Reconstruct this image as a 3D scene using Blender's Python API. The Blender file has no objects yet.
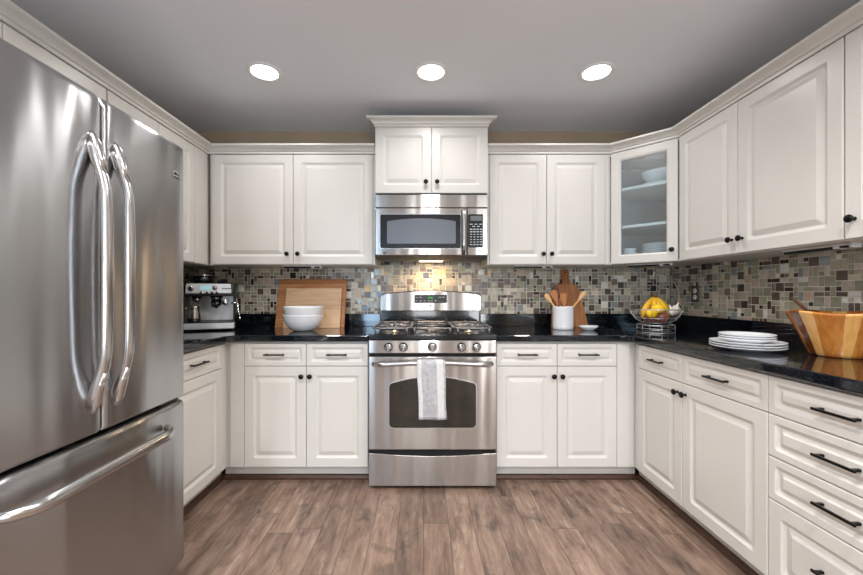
import bpy, bmesh, math, random
from mathutils import Vector, Matrix
PI = math.pi
random.seed(7)
S = bpy.context.scene
COL = S.collection

# ------------------------------------------------------------------ camera
EYE = 1.168
cd = bpy.data.cameras.new('camera')
cd.sensor_width = 36.0
cd.lens = 36.0 * 380.0 / 863.0
cd.shift_x = 8.0 / 863.0
cd.shift_y = 6.0 / 863.0
cd.clip_start = 0.02
cam = bpy.data.objects.new('camera', cd)
cam.location = (0, 0, EYE)
cam.rotation_euler = (PI / 2, 0, 0)
COL.objects.link(cam)
S.camera = cam

# ------------------------------------------------------------------ world, light, exposure
W = bpy.data.worlds.new('world'); S.world = W
W.use_nodes = True
wb = W.node_tree.nodes['Background']
wb.inputs[0].default_value = (0.86, 0.93, 1.0, 1)
wb.inputs[1].default_value = 1.0
S.view_settings.view_transform = 'Standard'
S.view_settings.look = 'None'
S.view_settings.gamma = 1.0
S.view_settings.use_curve_mapping = False
S.view_settings.exposure = 0.20

def area(name, loc, rot, sx, sy, power, color=(1, 1, 1), shape='RECTANGLE', spread=180):
    l = bpy.data.lights.new(name, 'AREA')
    l.shape = shape; l.size = sx; l.size_y = sy; l.energy = power; l.color = color
    l.spread = math.radians(spread)
    o = bpy.data.objects.new(name, l); o.location = loc; o.rotation_euler = rot
    COL.objects.link(o); return o

XL, XR, YB, YR, ZC = -1.83, 1.92, 2.961, -3.4, 2.43
# daylight coming in through the two windows of the wall behind the camera
WIN_POWER = 30
WINS = [(-1.45, -1.0), (-0.28, 0.32), (1.05, 1.5)]
for a, b in WINS:
    area('window_daylight', ((a + b) / 2, YR + 0.03, 1.30), (PI / 2 + .30, 0, 0), b - a - 0.06, 1.8, WIN_POWER, (0.5, 0.74, 1.0) if a < -1 else (0.93, 0.97, 1.0))
CAN_POWER = [3.5, 3.5, 3.5, 15, 15, 15, 32, 32]
CANS = [(-0.905, 2.164), (0.043, 2.164), (0.985, 2.164), (-0.905, 0.55), (0.043, 0.55), (0.985, 0.55),
        (-0.905, -1.3), (0.985, -1.3)]

# ------------------------------------------------------------------ materials
def lin(c):
    return tuple(((v / 255) / 12.92 if v / 255 <= 0.04045 else ((v / 255 + 0.055) / 1.055) ** 2.4) for v in c[:3]) + (1,)

def mat(name, color, rough=0.5, metal=0.0, spec=0.5, emit=None, estr=0, coat=0, aniso=0, sheen=0):
    m = bpy.data.materials.new(name); m.use_nodes = True
    b = m.node_tree.nodes['Principled BSDF']
    b.inputs['Base Color'].default_value = lin(color) if max(color) > 1 else tuple(color) + (1,)
    b.inputs['Roughness'].default_value = rough
    b.inputs['Metallic'].default_value = metal
    b.inputs['Specular IOR Level'].default_value = spec
    b.inputs['Coat Weight'].default_value = coat
    b.inputs['Anisotropic'].default_value = aniso
    b.inputs['Sheen Weight'].default_value = sheen
    if emit:
        b.inputs['Emission Color'].default_value = lin(emit); b.inputs['Emission Strength'].default_value = estr
    return m

class NT:
    def __init__(s, m):
        s.t = m.node_tree; s.b = s.t.nodes['Principled BSDF']
    def n(s, typ, **kw):
        x = s.t.nodes.new(typ)
        for k, v in kw.items():
            if k in x.inputs.keys(): x.inputs[k].default_value = v
            else: setattr(x, k, v)
        return x
    def l(s, a, b): s.t.links.new(a, b)
    def coords(s, scale=(1, 1, 1), rot=(0, 0, 0), loc=(0, 0, 0)):
        tc = s.n('ShaderNodeTexCoord'); mp = s.n('ShaderNodeMapping')
        mp.inputs['Scale'].default_value = scale; mp.inputs['Rotation'].default_value = rot; mp.inputs['Location'].default_value = loc
        s.l(tc.outputs['Object'], mp.inputs['Vector']); return mp.outputs[0]
    def ramp(s, fac, stops):
        r = s.n('ShaderNodeValToRGB'); e = r.color_ramp.elements
        while len(e) > 1: e.remove(e[-1])
        e[0].position = stops[0][0]; e[0].color = stops[0][1]
        for p, c in stops[1:]:
            q = e.new(p); q.color = c
        s.l(fac, r.inputs[0]); return r.outputs[0]
    def noise(s, vec, scale, detail=4, rough=0.5, dist=0):
        x = s.n('ShaderNodeTexNoise', Scale=scale, Detail=detail, Roughness=rough, Distortion=dist)
        s.l(vec, x.inputs['Vector']); return x.outputs['Fac']
    def bump(s, h, strength, dist=0.001):
        b = s.n('ShaderNodeBump', Strength=strength, Distance=dist)
        s.l(h, b.inputs['Height']); s.l(b.outputs[0], s.b.inputs['Normal'])
    def mix(s, a, b, f, mode='MIX'):
        x = s.n('ShaderNodeMix', data_type='RGBA', blend_type=mode)
        for i, v in ((0, f), (6, a), (7, b)):
            if hasattr(v, 'is_linked') or hasattr(v, 'links'): s.l(v, x.inputs[i])
            else: x.inputs[i].default_value = v
        return x.outputs[2]

M = {}
def noisy(key, c1, c2, scale, rough, bump=0, bscale=None, sc=(1, 1, 1), detail=4, **kw):
    m = mat(key, c1, rough, **kw); t = NT(m); v = t.coords(sc)
    f = t.noise(v, scale, detail)
    t.l(t.ramp(f, [(0.3, lin(c1)), (0.7, lin(c2))]), t.b.inputs['Base Color'])
    if bump: t.bump(t.noise(v, bscale or scale * 4, 3), bump)
    M[key] = m; return m

noisy('cabinet_white', (216, 213, 208), (220, 217, 212), 3, 0.33)
noisy('wall_paint', (168, 148, 124), (172, 152, 128), 4, 0.7, bump=0.08, bscale=180)
noisy('rear_wall', (150, 143, 134), (154, 147, 138), 4, 0.7)
noisy('ceiling_paint', (234, 238, 244), (237, 241, 247), 2, 0.75, bump=0.08, bscale=120)
noisy('grout', (226, 221, 210), (212, 207, 196), 40, 0.85)
M['knob_black'] = mat('knob_black', (18, 16, 16), 0.32, 0.6)
M['black_plastic'] = mat('black_plastic', (16, 17, 19), 0.3)
M['black_enamel'] = mat('black_enamel', (10, 13, 18), 0.12, coat=0.3)
M['black_glass'] = mat('black_glass', (11, 13, 17), 0.25, spec=0.3)
M['dark_gap'] = mat('dark_gap', (10, 10, 11), 0.8)
M['ceramic'] = mat('ceramic', (232, 234, 238), 0.14)
M['trim_white'] = mat('trim_white', (235, 235, 233), 0.5)
M['lens'] = mat('lens', (255, 255, 255), 0.5, emit=(255, 250, 242), estr=9)
M['chrome'] = mat('chrome', (200, 202, 205), 0.15, 1.0)
M['wire'] = mat('wire', (215, 217, 220), 0.34, 1.0)
M['cast_iron'] = mat('cast_iron', (128, 126, 128), 0.3, 0.6)
M['burner_cap'] = mat('burner_cap', (25, 25, 27), 0.4)
M['burner_metal'] = mat('burner_metal', (165, 160, 155), 0.3, 0.9)
M['toe_wood'] = noisy('toe_wood', (84, 58, 44), (60, 40, 30), 14, 0.5, sc=(1, 1, 6))
M['under_shadowboard'] = mat('under_shadowboard', (200, 196, 188), 0.5)
M['display_green'] = mat('display_green', (30, 140, 40), 0.4, emit=(70, 220, 60), estr=0.9)
M['display_grey'] = mat('display_grey', (96, 102, 100), 0.3)
M['display_cyan'] = mat('display_cyan', (150, 190, 195), 0.3, emit=(150, 200, 210), estr=0.4)
M['key_white'] = mat('key_white', (190, 192, 195), 0.5)
M['warm_lens'] = mat('warm_lens', (255, 220, 170), 0.5, emit=(255, 214, 160), estr=14)
M['socket_cream'] = mat('socket_cream', (244, 243, 240), 0.4)
M['plate_bronze'] = mat('plate_bronze', (96, 84, 76), 0.35, 0.5)
M['rubber'] = mat('rubber', (30, 30, 32), 0.7)
M['fridge_side'] = mat('fridge_side', (90, 91, 93), 0.45, 0.3)
M['foot_grey'] = mat('foot_grey', (130, 138, 150), 0.4, 0.2)

def steel(key, color, rough, aniso=0.75, streak=0.02, wave=0.6):
    m = mat(key, color, rough, 1.0, aniso=aniso); t = NT(m)
    tg = t.n('ShaderNodeCombineXYZ'); tg.inputs[0].default_value = .02; tg.inputs[1].default_value = .02; tg.inputs[2].default_value = 1.0
    t.l(tg.outputs[0], t.b.inputs['Tangent'])      # horizontal brushing spreads reflections up and down
    v = t.coords((1.5, 1.5, 260)); f = t.noise(v, 3, 3)
    r = t.n('ShaderNodeMapRange'); r.inputs['To Min'].default_value = rough - streak; r.inputs['To Max'].default_value = rough + streak
    t.l(f, r.inputs[0]); t.l(r.outputs[0], t.b.inputs['Roughness'])
    w = t.coords((1, 1, 0.10)); t.bump(t.noise(w, 5.5, 1.5), wave, 0.010)
    M[key] = m; return m
steel('steel', (170, 164, 159), 0.22, aniso=.94, wave=.8)
steel('steel_dark', (182, 182, 183), 0.25, aniso=.965, wave=1.0)
steel('steel_handle', (190, 190, 191), 0.22, aniso=0.2, streak=0.02)

M['steel_matte'] = mat('steel_matte', (216, 218, 222), 0.36, 0.35)
# granite
m = mat('granite', (12, 17, 25), 0.07, coat=0.2); t = NT(m); v = t.coords()
vo = t.n('ShaderNodeTexVoronoi', Scale=300); t.l(v, vo.inputs['Vector'])
sep = t.n('ShaderNodeSeparateColor'); t.l(vo.outputs['Color'], sep.inputs[0])
spk = t.ramp(sep.outputs[0], [(0.0, lin((9, 13, 20))), (0.74, lin((14, 20, 29))), (0.86, lin((26, 35, 42))), (0.96, lin((48, 60, 68))), (1.0, lin((74, 84, 88)))])
cl = t.ramp(t.noise(v, 22, 3), [(0.35, (0.35, 0.35, 0.35, 1)), (0.65, (1, 1, 1, 1))])
t.l(t.mix(spk, cl, 1.0, 'MULTIPLY'), t.b.inputs['Base Color']); M['granite'] = m

# plank floor (planks run away from the camera, along Y)
m = mat('plank_floor', (140, 112, 96), 0.42); t = NT(m)
v = t.coords(rot=(0, 0, PI / 2))
br = t.n('ShaderNodeTexBrick', Scale=1.0, offset=0.0)
br.inputs['Brick Width'].default_value = 1.22; br.inputs['Row Height'].default_value = 0.127
br.inputs['Mortar Size'].default_value = 0.0012; br.inputs['Mortar Smooth'].default_value = 0.4; br.inputs['Bias'].default_value = 0
br.inputs['Color1'].default_value = (0, 0, 0, 1); br.inputs['Color2'].default_value = (1, 1, 1, 1); br.inputs['Mortar'].default_value = (0.5, 0.5, 0.5, 1)
sx_ = t.n('ShaderNodeSeparateXYZ'); t.l(v, sx_.inputs[0])      # a random start for every row of planks
dvd = t.n('ShaderNodeMath', operation='DIVIDE'); t.l(sx_.outputs[1], dvd.inputs[0]); dvd.inputs[1].default_value = 0.127
flr = t.n('ShaderNodeMath', operation='FLOOR'); t.l(dvd.outputs[0], flr.inputs[0])
wn = t.n('ShaderNodeTexWhiteNoise', noise_dimensions='1D'); t.l(flr.outputs[0], wn.inputs['W'])
ma_ = t.n('ShaderNodeMath', operation='MULTIPLY_ADD'); t.l(wn.outputs['Value'], ma_.inputs[0]); ma_.inputs[1].default_value = 1.22; t.l(sx_.outputs[0], ma_.inputs[2])
cb_ = t.n('ShaderNodeCombineXYZ'); t.l(ma_.outputs[0], cb_.inputs[0]); t.l(sx_.outputs[1], cb_.inputs[1]); t.l(cb_.outputs[0], br.inputs['Vector'])
tc = t.n('ShaderNodeTexCoord')
va = t.n('ShaderNodeVectorMath', operation='MULTIPLY_ADD')     # shift the grain plank by plank
t.l(br.outputs['Color'], va.inputs[0]); va.inputs[1].default_value = (3.1, 7.7, 0); t.l(tc.outputs['Object'], va.inputs[2])
mp = t.n('ShaderNodeMapping'); mp.inputs['Scale'].default_value = (15, 2.4, 1); t.l(va.outputs[0], mp.inputs['Vector'])
mp2 = t.n('ShaderNodeMapping'); mp2.inputs['Scale'].default_value = (6, 3.4, 1); t.l(va.outputs[0], mp2.inputs['Vector'])
mp3 = t.n('ShaderNodeMapping'); mp3.inputs['Scale'].default_value = (70, 3, 1); t.l(va.outputs[0], mp3.inputs['Vector'])
g1 = t.noise(mp.outputs[0], 1.6, 8, 0.68, 0.35); g2 = t.noise(mp2.outputs[0], 1.5, 4, 0.6, 0.6); g3 = t.noise(mp3.outputs[0], 1.5, 5, 0.7)
c = t.ramp(g1, [(0.25, lin((84, 66, 55))), (0.44, lin((128, 105, 91))), (0.58, lin((147, 124, 109))), (0.75, lin((180, 161, 146)))])
d = t.ramp(g2, [(0.32, (0.40, 0.40, 0.42, 1)), (0.46, (0.90, 0.90, 0.90, 1)), (0.7, (1.15, 1.13, 1.1, 1))])
c = t.mix(c, d, 0.8, 'MULTIPLY')
e3 = t.ramp(g3, [(0.3, (0.78, 0.78, 0.78, 1)), (0.6, (1.06, 1.06, 1.06, 1))]); c = t.mix(c, e3, 0.6, 'MULTIPLY')
pl = t.ramp(br.outputs['Color'], [(0, (0.70, 0.69, 0.68, 1)), (1, (1.14, 1.13, 1.13, 1))]); c = t.mix(c, pl, 1.0, 'MULTIPLY')
c = t.mix(c, lin((52, 38, 32)), br.outputs['Fac'])
t.l(c, t.b.inputs['Base Color'])
inv = t.n('ShaderNodeMath', operation='MULTIPLY_ADD'); inv.inputs[1].default_value = -1.5; t.l(br.outputs['Fac'], inv.inputs[0]); t.l(g3, inv.inputs[2])
t.bump(inv.outputs[0], 0.35, 0.0015); M['plank_floor'] = m

def wood(key, c1, c2, c3, axis='X', scale=1.0, rough=0.45, coat=0.0, stretch=14):
    m = mat(key, c1, rough, coat=coat); t = NT(m)
    sc = {'X': (1.2, stretch, stretch), 'Y': (stretch, 1.2, stretch), 'Z': (stretch, stretch, 1.2)}[axis]
    v = t.coords(tuple(s * scale for s in sc)); f = t.noise(v, 2.2, 5, 0.6, 1.0)
    t.l(t.ramp(f, [(0.3, lin(c1)), (0.5, lin(c2)), (0.72, lin(c3))]), t.b.inputs['Base Color'])
    M[key] = m; return m
wood('board_maple', (146, 92, 52), (172, 116, 70), (192, 138, 92))
wood('board_beech', (196, 158, 122), (212, 176, 140), (222, 190, 156))
wood('paddle_wood', (134, 80, 42), (160, 102, 58), (180, 124, 76), 'Z')
wood('spoon_light', (206, 158, 104), (224, 180, 130), (232, 196, 150), 'Z')
wood('spoon_mid', (150, 92, 50), (176, 114, 66), (190, 132, 84), 'Z')
wood('spoon_dark', (64, 36, 22), (88, 52, 32), (112, 70, 46), 'Z')
wood('stave_amber', (170, 100, 42), (190, 120, 54), (204, 138, 68), 'Z', rough=0.25, coat=0.3)
wood('stave_brown', (140, 78, 34), (170, 100, 46), (188, 120, 62), 'Z', rough=0.25, coat=0.3)
wood('stave_dark', (78, 38, 18), (104, 56, 28), (128, 74, 40), 'Z', rough=0.25, coat=0.3)
wood('stave_pale', (212, 152, 78), (224, 168, 96), (230, 180, 112), 'Z', rough=0.25, coat=0.3)
noisy('banana', (232, 186, 40), (214, 158, 28), 16, 0.42)
M['banana_tip'] = mat('banana_tip', (92, 78, 30), 0.6)
noisy('lemon', (250, 206, 24), (244, 192, 16), 30, 0.38, bump=0.3, bscale=200)
noisy('onion', (118, 66, 56), (146, 90, 74), 20, 0.35, sc=(1, 1, 0.2))
noisy('garlic', (226, 220, 208), (200, 188, 178), 30, 0.55, sc=(1, 1, 0.2), bump=0.2)
# terry towel
m = mat('towel', (196, 197, 200), 0.95, sheen=0.3); t = NT(m); v = t.coords()
f = t.noise(v, 34, 5, 0.7); t.l(t.ramp(f, [(0.3, lin((164, 164, 168))), (0.7, lin((206, 206, 210)))]), t.b.inputs['Base Color'])
t.bump(t.noise(v, 420, 3, 0.7), 0.9, 0.004); M['towel'] = m
M['towel_band'] = noisy('towel_band', (206, 206, 208), (218, 218, 220), 60, 0.9, bump=0.5, bscale=400)
# seeded cabinet glass
m = bpy.data.materials.new('seeded_glass'); m.use_nodes = True; nt = m.node_tree; nt.nodes.clear()
out = nt.nodes.new('ShaderNodeOutputMaterial'); mx = nt.nodes.new('ShaderNodeMixShader'); tr = nt.nodes.new('ShaderNodeBsdfTransparent'); gl = nt.nodes.new('ShaderNodeBsdfGlossy')
tr.inputs[0].default_value = (0.88, 0.94, 0.96, 1); gl.inputs['Roughness'].default_value = 0.4; mx.inputs[0].default_value = 0.11
nz = nt.nodes.new('ShaderNodeTexNoise'); nz.inputs['Scale'].default_value = 70; tcn = nt.nodes.new('ShaderNodeTexCoord'); bp = nt.nodes.new('ShaderNodeBump'); bp.inputs['Strength'].default_value = 0.8; bp.inputs['Distance'].default_value = 0.004
nt.links.new(tcn.outputs['Object'], nz.inputs['Vector']); nt.links.new(nz.outputs[0], bp.inputs['Height']); nt.links.new(bp.outputs[0], gl.inputs['Normal'])
nt.links.new(tr.outputs[0], mx.inputs[1]); nt.links.new(gl.outputs[0], mx.inputs[2]); nt.links.new(mx.outputs[0], out.inputs[0]); M['seeded_glass'] = m
# oven window: dark glass, faint brownish mottling of the oven lining behind it
m = mat('oven_glass', (26, 24, 20), 0.1); t = NT(m); v = t.coords()
t.l(t.ramp(t.noise(v, 9, 3), [(0.3, lin((28, 27, 22))), (0.7, lin((52, 46, 38)))]), t.b.inputs['Base Color']); M['oven_glass'] = m
# mosaic tile glazes
TILE = [((166, 158, 142), 20, .3), ((148, 147, 128), 22, .14), ((134, 134, 117), 14, .16), ((118, 104, 94), 12, .3), ((88, 76, 69), 13, .25),
        ((58, 49, 46), 9, .15), ((190, 180, 162), 9, .35), ((132, 140, 140), 4, .12), ((212, 210, 204), 3, .06), ((180, 158, 142), 3, .3), ((200, 172, 124), .4, .3)]
for i, (c_, w_, r_) in enumerate(TILE):
    k = 'tile_%d' % i
    c_ = tuple(min(240, q * 1.12 + 4) for q in c_); noisy(k, c_, tuple(max(0, q - 16) for q in c_), 38, r_, detail=3)

# ------------------------------------------------------------------ mesh builder
class MB:
    def __init__(s, mats): s.bm = bmesh.new(); s.mats = mats if isinstance(mats, (list, tuple)) else [mats]; s.mi = 0
    def face(s, vs, smooth=False):
        try: f = s.bm.faces.new(vs)
        except ValueError: return None
        f.material_index = s.mi; f.smooth = smooth; return f
    def v(s, *p): return s.bm.verts.new(p if len(p) == 3 else p[0])
    def box(s, x0, x1, y0, y1, z0, z1, bev=0.0, seg=1):
        g = bmesh.ops.create_cube(s.bm, size=1.0)
        for v in g['verts']:
            v.co = Vector((x0 + (v.co.x + .5) * (x1 - x0), y0 + (v.co.y + .5) * (y1 - y0), z0 + (v.co.z + .5) * (z1 - z0)))
        fs = set(f for v in g['verts'] for f in v.link_faces)
        for f in fs: f.material_index = s.mi
        if bev > 0:
            es = list(set(e for v in g['verts'] for e in v.link_edges))
            r = bmesh.ops.bevel(s.bm, geom=es, offset=bev, segments=seg, profile=0.5, affect='EDGES')
            for f in r['faces']: f.material_index = s.mi
        return s
    def loft(s, rings, close=True, cap0=False, cap1=False, smooth=True):
        R = [[s.bm.verts.new(p) for p in r] for r in rings]
        for a, b in zip(R, R[1:]):
            n = len(a)
            for i in range(n if close else n - 1):
                s.face([a[i], a[(i + 1) % n], b[(i + 1) % n], b[i]], smooth)
        if cap0: s.face(list(reversed(R[0])))
        if cap1: s.face(R[-1])
        return R
    def lathe(s, prof, c=(0, 0, 0), seg=32, axis='Z', sx=1, sy=1, smooth=True, cap0=True, cap1=True, fn=None):
        rings = []
        for r, h in prof:
            ring = []
            for i in range(seg):
                a = 2 * PI * i / seg; rr = max(r, 1e-5) * (fn(a, h) if fn else 1)
                p = Vector((rr * math.cos(a) * sx, rr * math.sin(a) * sy, h))
                if axis == 'Y': p = Vector((p.x, p.z, -p.y))      # h runs along +Y
                if axis == 'X': p = Vector((p.z, p.x, p.y))
                ring.append(p + Vector(c))
            rings.append(ring)
        return s.loft(rings, True, cap0, cap1, smooth)
    def tube(s, pts, r, seg=10, flat=None, closed=False, caps=True):
        pts = [Vector(p) for p in pts]; n = len(pts); rs = r if isinstance(r, (list, tuple)) else [r] * n
        up = None; rings = []
        for i, p in enumerate(pts):
            if closed: d = pts[(i + 1) % n] - pts[i - 1]
            else: d = pts[min(i + 1, n - 1)] - pts[max(i - 1, 0)]
            d.normalize()
            if up is None:
                up = Vector((0, 0, 1)) if abs(d.z) < 0.9 else Vector((0, 1, 0))
            a = d.cross(up).normalized(); b = a.cross(d).normalized(); up = b
            fa, fb = flat[i] if isinstance(flat, list) else (flat or (1, 1))
            rings.append([p + a * math.cos(2 * PI * k / seg) * rs[i] * fa + b * math.sin(2 * PI * k / seg) * rs[i] * fb for k in range(seg)])
        if closed: rings.append(rings[0]); return s.loft(rings)
        return s.loft(rings, True, caps, caps)
    def cyl(s, p0, p1, r, seg=20, r1=None):
        return s.tube([p0, p1], [r, r if r1 is None else r1], seg)
    def prism(s, poly, z0, z1, plane='XY', smooth=False):
        """poly: 2D outline; plane XZ extrudes along Y from z0 to z1"""
        def P(a, b, h): return (a, b, h) if plane == 'XY' else ((a, h, b) if plane == 'XZ' else (h, a, b))
        A = [s.bm.verts.new(P(a, b, z0)) for a, b in poly]; B = [s.bm.verts.new(P(a, b, z1)) for a, b in poly]
        n = len(poly)
        s.face(list(reversed(A))); s.face(B)
        for i in range(n): s.face([A[i], A[(i + 1) % n], B[(i + 1) % n], B[i]], smooth)
        return s
    def obj(s, name, parent=None, bevel=0, seg=2, auto=None):
        bmesh.ops.recalc_face_normals(s.bm, faces=s.bm.faces[:])
        me = bpy.data.meshes.new(name); s.bm.to_mesh(me); s.bm.free()
        for m_ in s.mats: me.materials.append(M[m_] if isinstance(m_, str) else m_)
        o = bpy.data.objects.new(name, me); COL.objects.link(o)
        if parent: o.parent = parent
        if bevel:
            b = o.modifiers.new('bevel', 'BEVEL'); b.width = bevel; b.segments = seg; b.limit_method = 'ANGLE'; b.angle_limit = math.radians(40)
        return o

def tag(o, label=None, cat=None, group=None, kind=None):
    if label: o['label'] = label
    if cat: o['category'] = cat
    if group: o['group'] = group
    if kind: o['kind'] = kind
    return o
def thing(name, label, cat, loc=(0, 0, 0), rz=0, group=None):
    o = bpy.data.objects.new(name, None); COL.objects.link(o); o.location = loc; o.rotation_euler = (0, 0, rz)
    o.empty_display_size = 0.1
    return tag(o, label, cat, group)
def dup(root, loc, rz, label, group=None):
    r = root.copy(); COL.objects.link(r); r.location = loc; r.rotation_euler = (0, 0, rz); r['label'] = label
    if group: r['group'] = group
    for ch in list(root.children):
        c_ = ch.copy(); COL.objects.link(c_); c_.parent = r
        for g in ch.children:
            d_ = g.copy(); COL.objects.link(d_); d_.parent = c_
    return r
def rrect(x0, x1, z0, z1, r, n=4):
    pts = []
    for cx, cz, a0 in ((x1 - r, z1 - r, 0), (x0 + r, z1 - r, PI / 2), (x0 + r, z0 + r, PI), (x1 - r, z0 + r, 1.5 * PI)):
        for k in range(n + 1):
            a = a0 + PI / 2 * k / n; pts.append((cx + r * math.cos(a), cz + r * math.sin(a)))
    return pts
def arch_rect(x0, x1, z0, z1, rise, r, n=12):
    """rounded rectangle whose top edge is a shallow arch"""
    pts = []
    for cx, cz, a0 in ((x0 + r, z0 + r, PI), (x1 - r, z0 + r, 1.5 * PI), (x1 - r, z1 - r, 0)):
        for k in range(5):
            a = a0 + PI / 2 * k / 4; pts.append((cx + r * math.cos(a), cz + r * math.sin(a)))
    for k in range(1, n):
        u = 1 - 2 * k / n; pts.append(((x0 + x1) / 2 + u * ((x1 - x0) / 2 - r), z1 + rise * (1 - u * u)))
    for k in range(5):
        a = PI / 2 + PI / 2 * k / 4; pts.append((x0 + r + r * math.cos(a), z1 - r + r * math.sin(a)))
    return pts

# ------------------------------------------------------------------ the setting
def struct(mb, name, **k): return tag(mb.obj(name, **k), kind='structure')
b = MB('plank_floor'); b.box(XL, XR, YR, YB, -0.05, 0); struct(b, 'floor')
b = MB('ceiling_paint'); b.box(XL, XR, YR, YB, ZC, ZC + 0.1); struct(b, 'ceiling')
b = MB('wall_paint'); b.box(XL - .1, XR + .1, YB, YB + .1, -0.05, ZC + .1); wall_back = struct(b, 'wall_back')
b = MB('wall_paint'); b.box(XL - .1, XL, YR, YB, -0.05, ZC + .1); wall_left = struct(b, 'wall_left')
b = MB('wall_paint'); b.box(XR, XR + .1, YR, YB, -0.05, ZC + .1); wall_right = struct(b, 'wall_right')
b = MB('rear_wall')
xs = [XL - .1] + [q for w in WINS for q in w] + [XR + .1]
for i in (0, 2, 4, 6): b.box(xs[i], xs[i + 1], YR - .1, YR, -.05, ZC + .1)
for i in (1, 3, 5):
    b.box(xs[i], xs[i + 1], YR - .1, YR, -.05, 0.35); b.box(xs[i], xs[i + 1], YR - .1, YR, 2.25, ZC + .1)
struct(b, 'wall_rear')
for i, (a, c_) in enumerate(WINS):
    b = MB('trim_white')
    b.box(a, a + .05, YR - .08, YR - .02, .35, 2.25); b.box(c_ - .05, c_, YR - .08, YR - .02, .35, 2.25)
    b.box(a + .05, c_ - .05, YR - .08, YR - .02, 2.2, 2.25); b.box(a + .05, c_ - .05, YR - .08, YR - .02, .35, .4)
    b.box(a + .05, c_ - .05, YR - .07, YR - .03, 1.43, 1.47)
    struct(b, 'window_%d' % (i + 1))

# mosaic tiles laid on the walls: every tile a raised piece in its own glaze
def mosaic(name, parent, place, wlen, z0, z1, seed):
    rnd = random.Random(seed); u = 0.0252; g = 0.0021; th = 0.004
    b = MB(['grout'] + ['tile_%d' % i for i in range(len(TILE))])
    nx = int(wlen / u); nz = int((z1 - z0) / u + 0.5); u2 = (z1 - z0) / nz; u1 = wlen / nx
    def P(a, z, d): return place(a, d) + (z,)
    b.mi = 0
    q = [b.v(P(0, z0, .001)), b.v(P(wlen, z0, .001)), b.v(P(wlen, z1, .001)), b.v(P(0, z1, .001))]; b.face(q)
    used = [[False] * nz for _ in range(nx)]
    order = [i for i, (c_, w_, r_) in enumerate(TILE) for _ in range(int(w_ * 5))]
    for j in range(nz):
        for i in range(nx):
            if used[i][j]: continue
            opts = [((2, 2), 5), ((1, 2), 3), ((2, 1), 3), ((1, 1), 4)]
            opts = [(s_, w_) for s_, w_ in opts if i + s_[0] <= nx and j + s_[1] <= nz and not any(used[i + p][j + r] for p in range(s_[0]) for r in range(s_[1]))]
            s_ = rnd.choices([o_[0] for o_ in opts], [o_[1] for o_ in opts])[0]
            for p in range(s_[0]):
                for r in range(s_[1]): used[i + p][j + r] = True
            k = rnd.choice(order)
            if s_ == (2, 2) and k == 5 and rnd.random() < .5: k = 4
            a0, a1, b0, b1 = i * u1 + g, (i + s_[0]) * u1 - g, z0 + j * u2 + g, z0 + (j + s_[1]) * u2 - g
            b.mi = k + 1; e = 0.0012
            lo = [b.v(P(a0, b0, .001)), b.v(P(a1, b0, .001)), b.v(P(a1, b1, .001)), b.v(P(a0, b1, .001))]
            tl = rnd.uniform(-.0003, .0003); tz = rnd.uniform(-.0003, .0003)
            hi = [b.v(P(a0 + e, b0 + e, th - tl - tz)), b.v(P(a1 - e, b0 + e, th + tl - tz)), b.v(P(a1 - e, b1 - e, th + tl + tz)), b.v(P(a0 + e, b1 - e, th - tl + tz))]
            b.face(hi)
            for w in range(4): b.face([lo[w], lo[(w + 1) % 4], hi[(w + 1) % 4], hi[w]])
    return b.obj(name, parent)
mosaic('tile_backsplash', wall_back, lambda a, d: (XL + .004 + a, YB - d), XR - XL - .008, .93, 1.435, 3)
mosaic('tile_backsplash', wall_left, lambda a, d: (XL + d, 1.57 + a), YB - 1.57 - .008, .93, 1.375, 5)
mosaic('tile_backsplash', wall_right, lambda a, d: (XR - d, -0.2 + a), YB + .2 - .008, .93, 1.375, 9)

# ------------------------------------------------------------------ cabinet parts (local frame: front faces -Y, door face at y=0)
def rings_panel(b, x0, x1, z0, z1, inset, slope, th=0.02, hole=False, y=0.0):
    def ring(i, yy, r):
        return [(px, y + yy, pz) for px, pz in rrect(x0 + i, x1 - i, z0 + i, z1 - i, r, 3)]
    seq = [(0, th, .0025), (0, .003, .0025), (.0015, .0008, .0025), (.004, 0, .0025), (inset, 0, .010)]
    if hole:
        seq += [(inset + .004, .003, .006), (inset + .010, .006, .004), (inset + .012, .012, .003), (inset + .012, th, .003)]
    else:
        seq += [(inset + .003, .0016, .011), (inset + .012, .0075, .012), (inset + .015, .0088, .012), (inset + .018, .0088, .012), (inset + .014 + slope, .0012, .004), (inset + .016 + slope, .0004, .004)]
    R = [[b.bm.verts.new(p) for p in ring(*s_)] for s_ in seq]
    for p, q in zip(R, R[1:]):
        n = len(p)
        for i in range(n): b.face([p[i], p[(i + 1) % n], q[(i + 1) % n], q[i]])
    if hole:
        p, q = R[-1], R[0]; n = len(p)
        for i in range(n): b.face([p[i], p[(i + 1) % n], q[(i + 1) % n], q[i]])
    else:
        b.face(R[-1]); b.face(list(reversed(R[0])))
def knob(parent, x, z, y=0.0):
    b = MB('knob_black')
    b.lathe([(0.0075, 0), (0.0075, -.003), (.005, -.005), (.0045, -.014), (.009, -.017), (.0145, -.020), (.0155, -.024), (.0135, -.028), (.007, -.0305), (0, -.031)], (x, y, z), 20, 'Y')
    return b.obj('knob', parent)
def pull(parent, x, z, L=0.125, y=0.0):
    b = MB('knob_black'); h = L / 2
    b.box(x - h, x + h, y - .031, y - .023, z - .0045, z + .0045, .0012)
    for s_ in (-1, 1):
        b.box(x + s_ * (h - .012) - .005, x + s_ * (h - .012) + .005, y - .024, y, z - .0045, z + .0045, .001)
    return b.obj('handle', parent)
GAP = 0.0016
def door(root, x0, x1, z0, z1, kn=None, inset=.055):
    b = MB('cabinet_white'); rings_panel(b, x0 + GAP, x1 - GAP, z0 + GAP, z1 - GAP, inset, .026)
    o = b.obj('door', root)
    if kn: knob(o, *kn)
    return o
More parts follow.
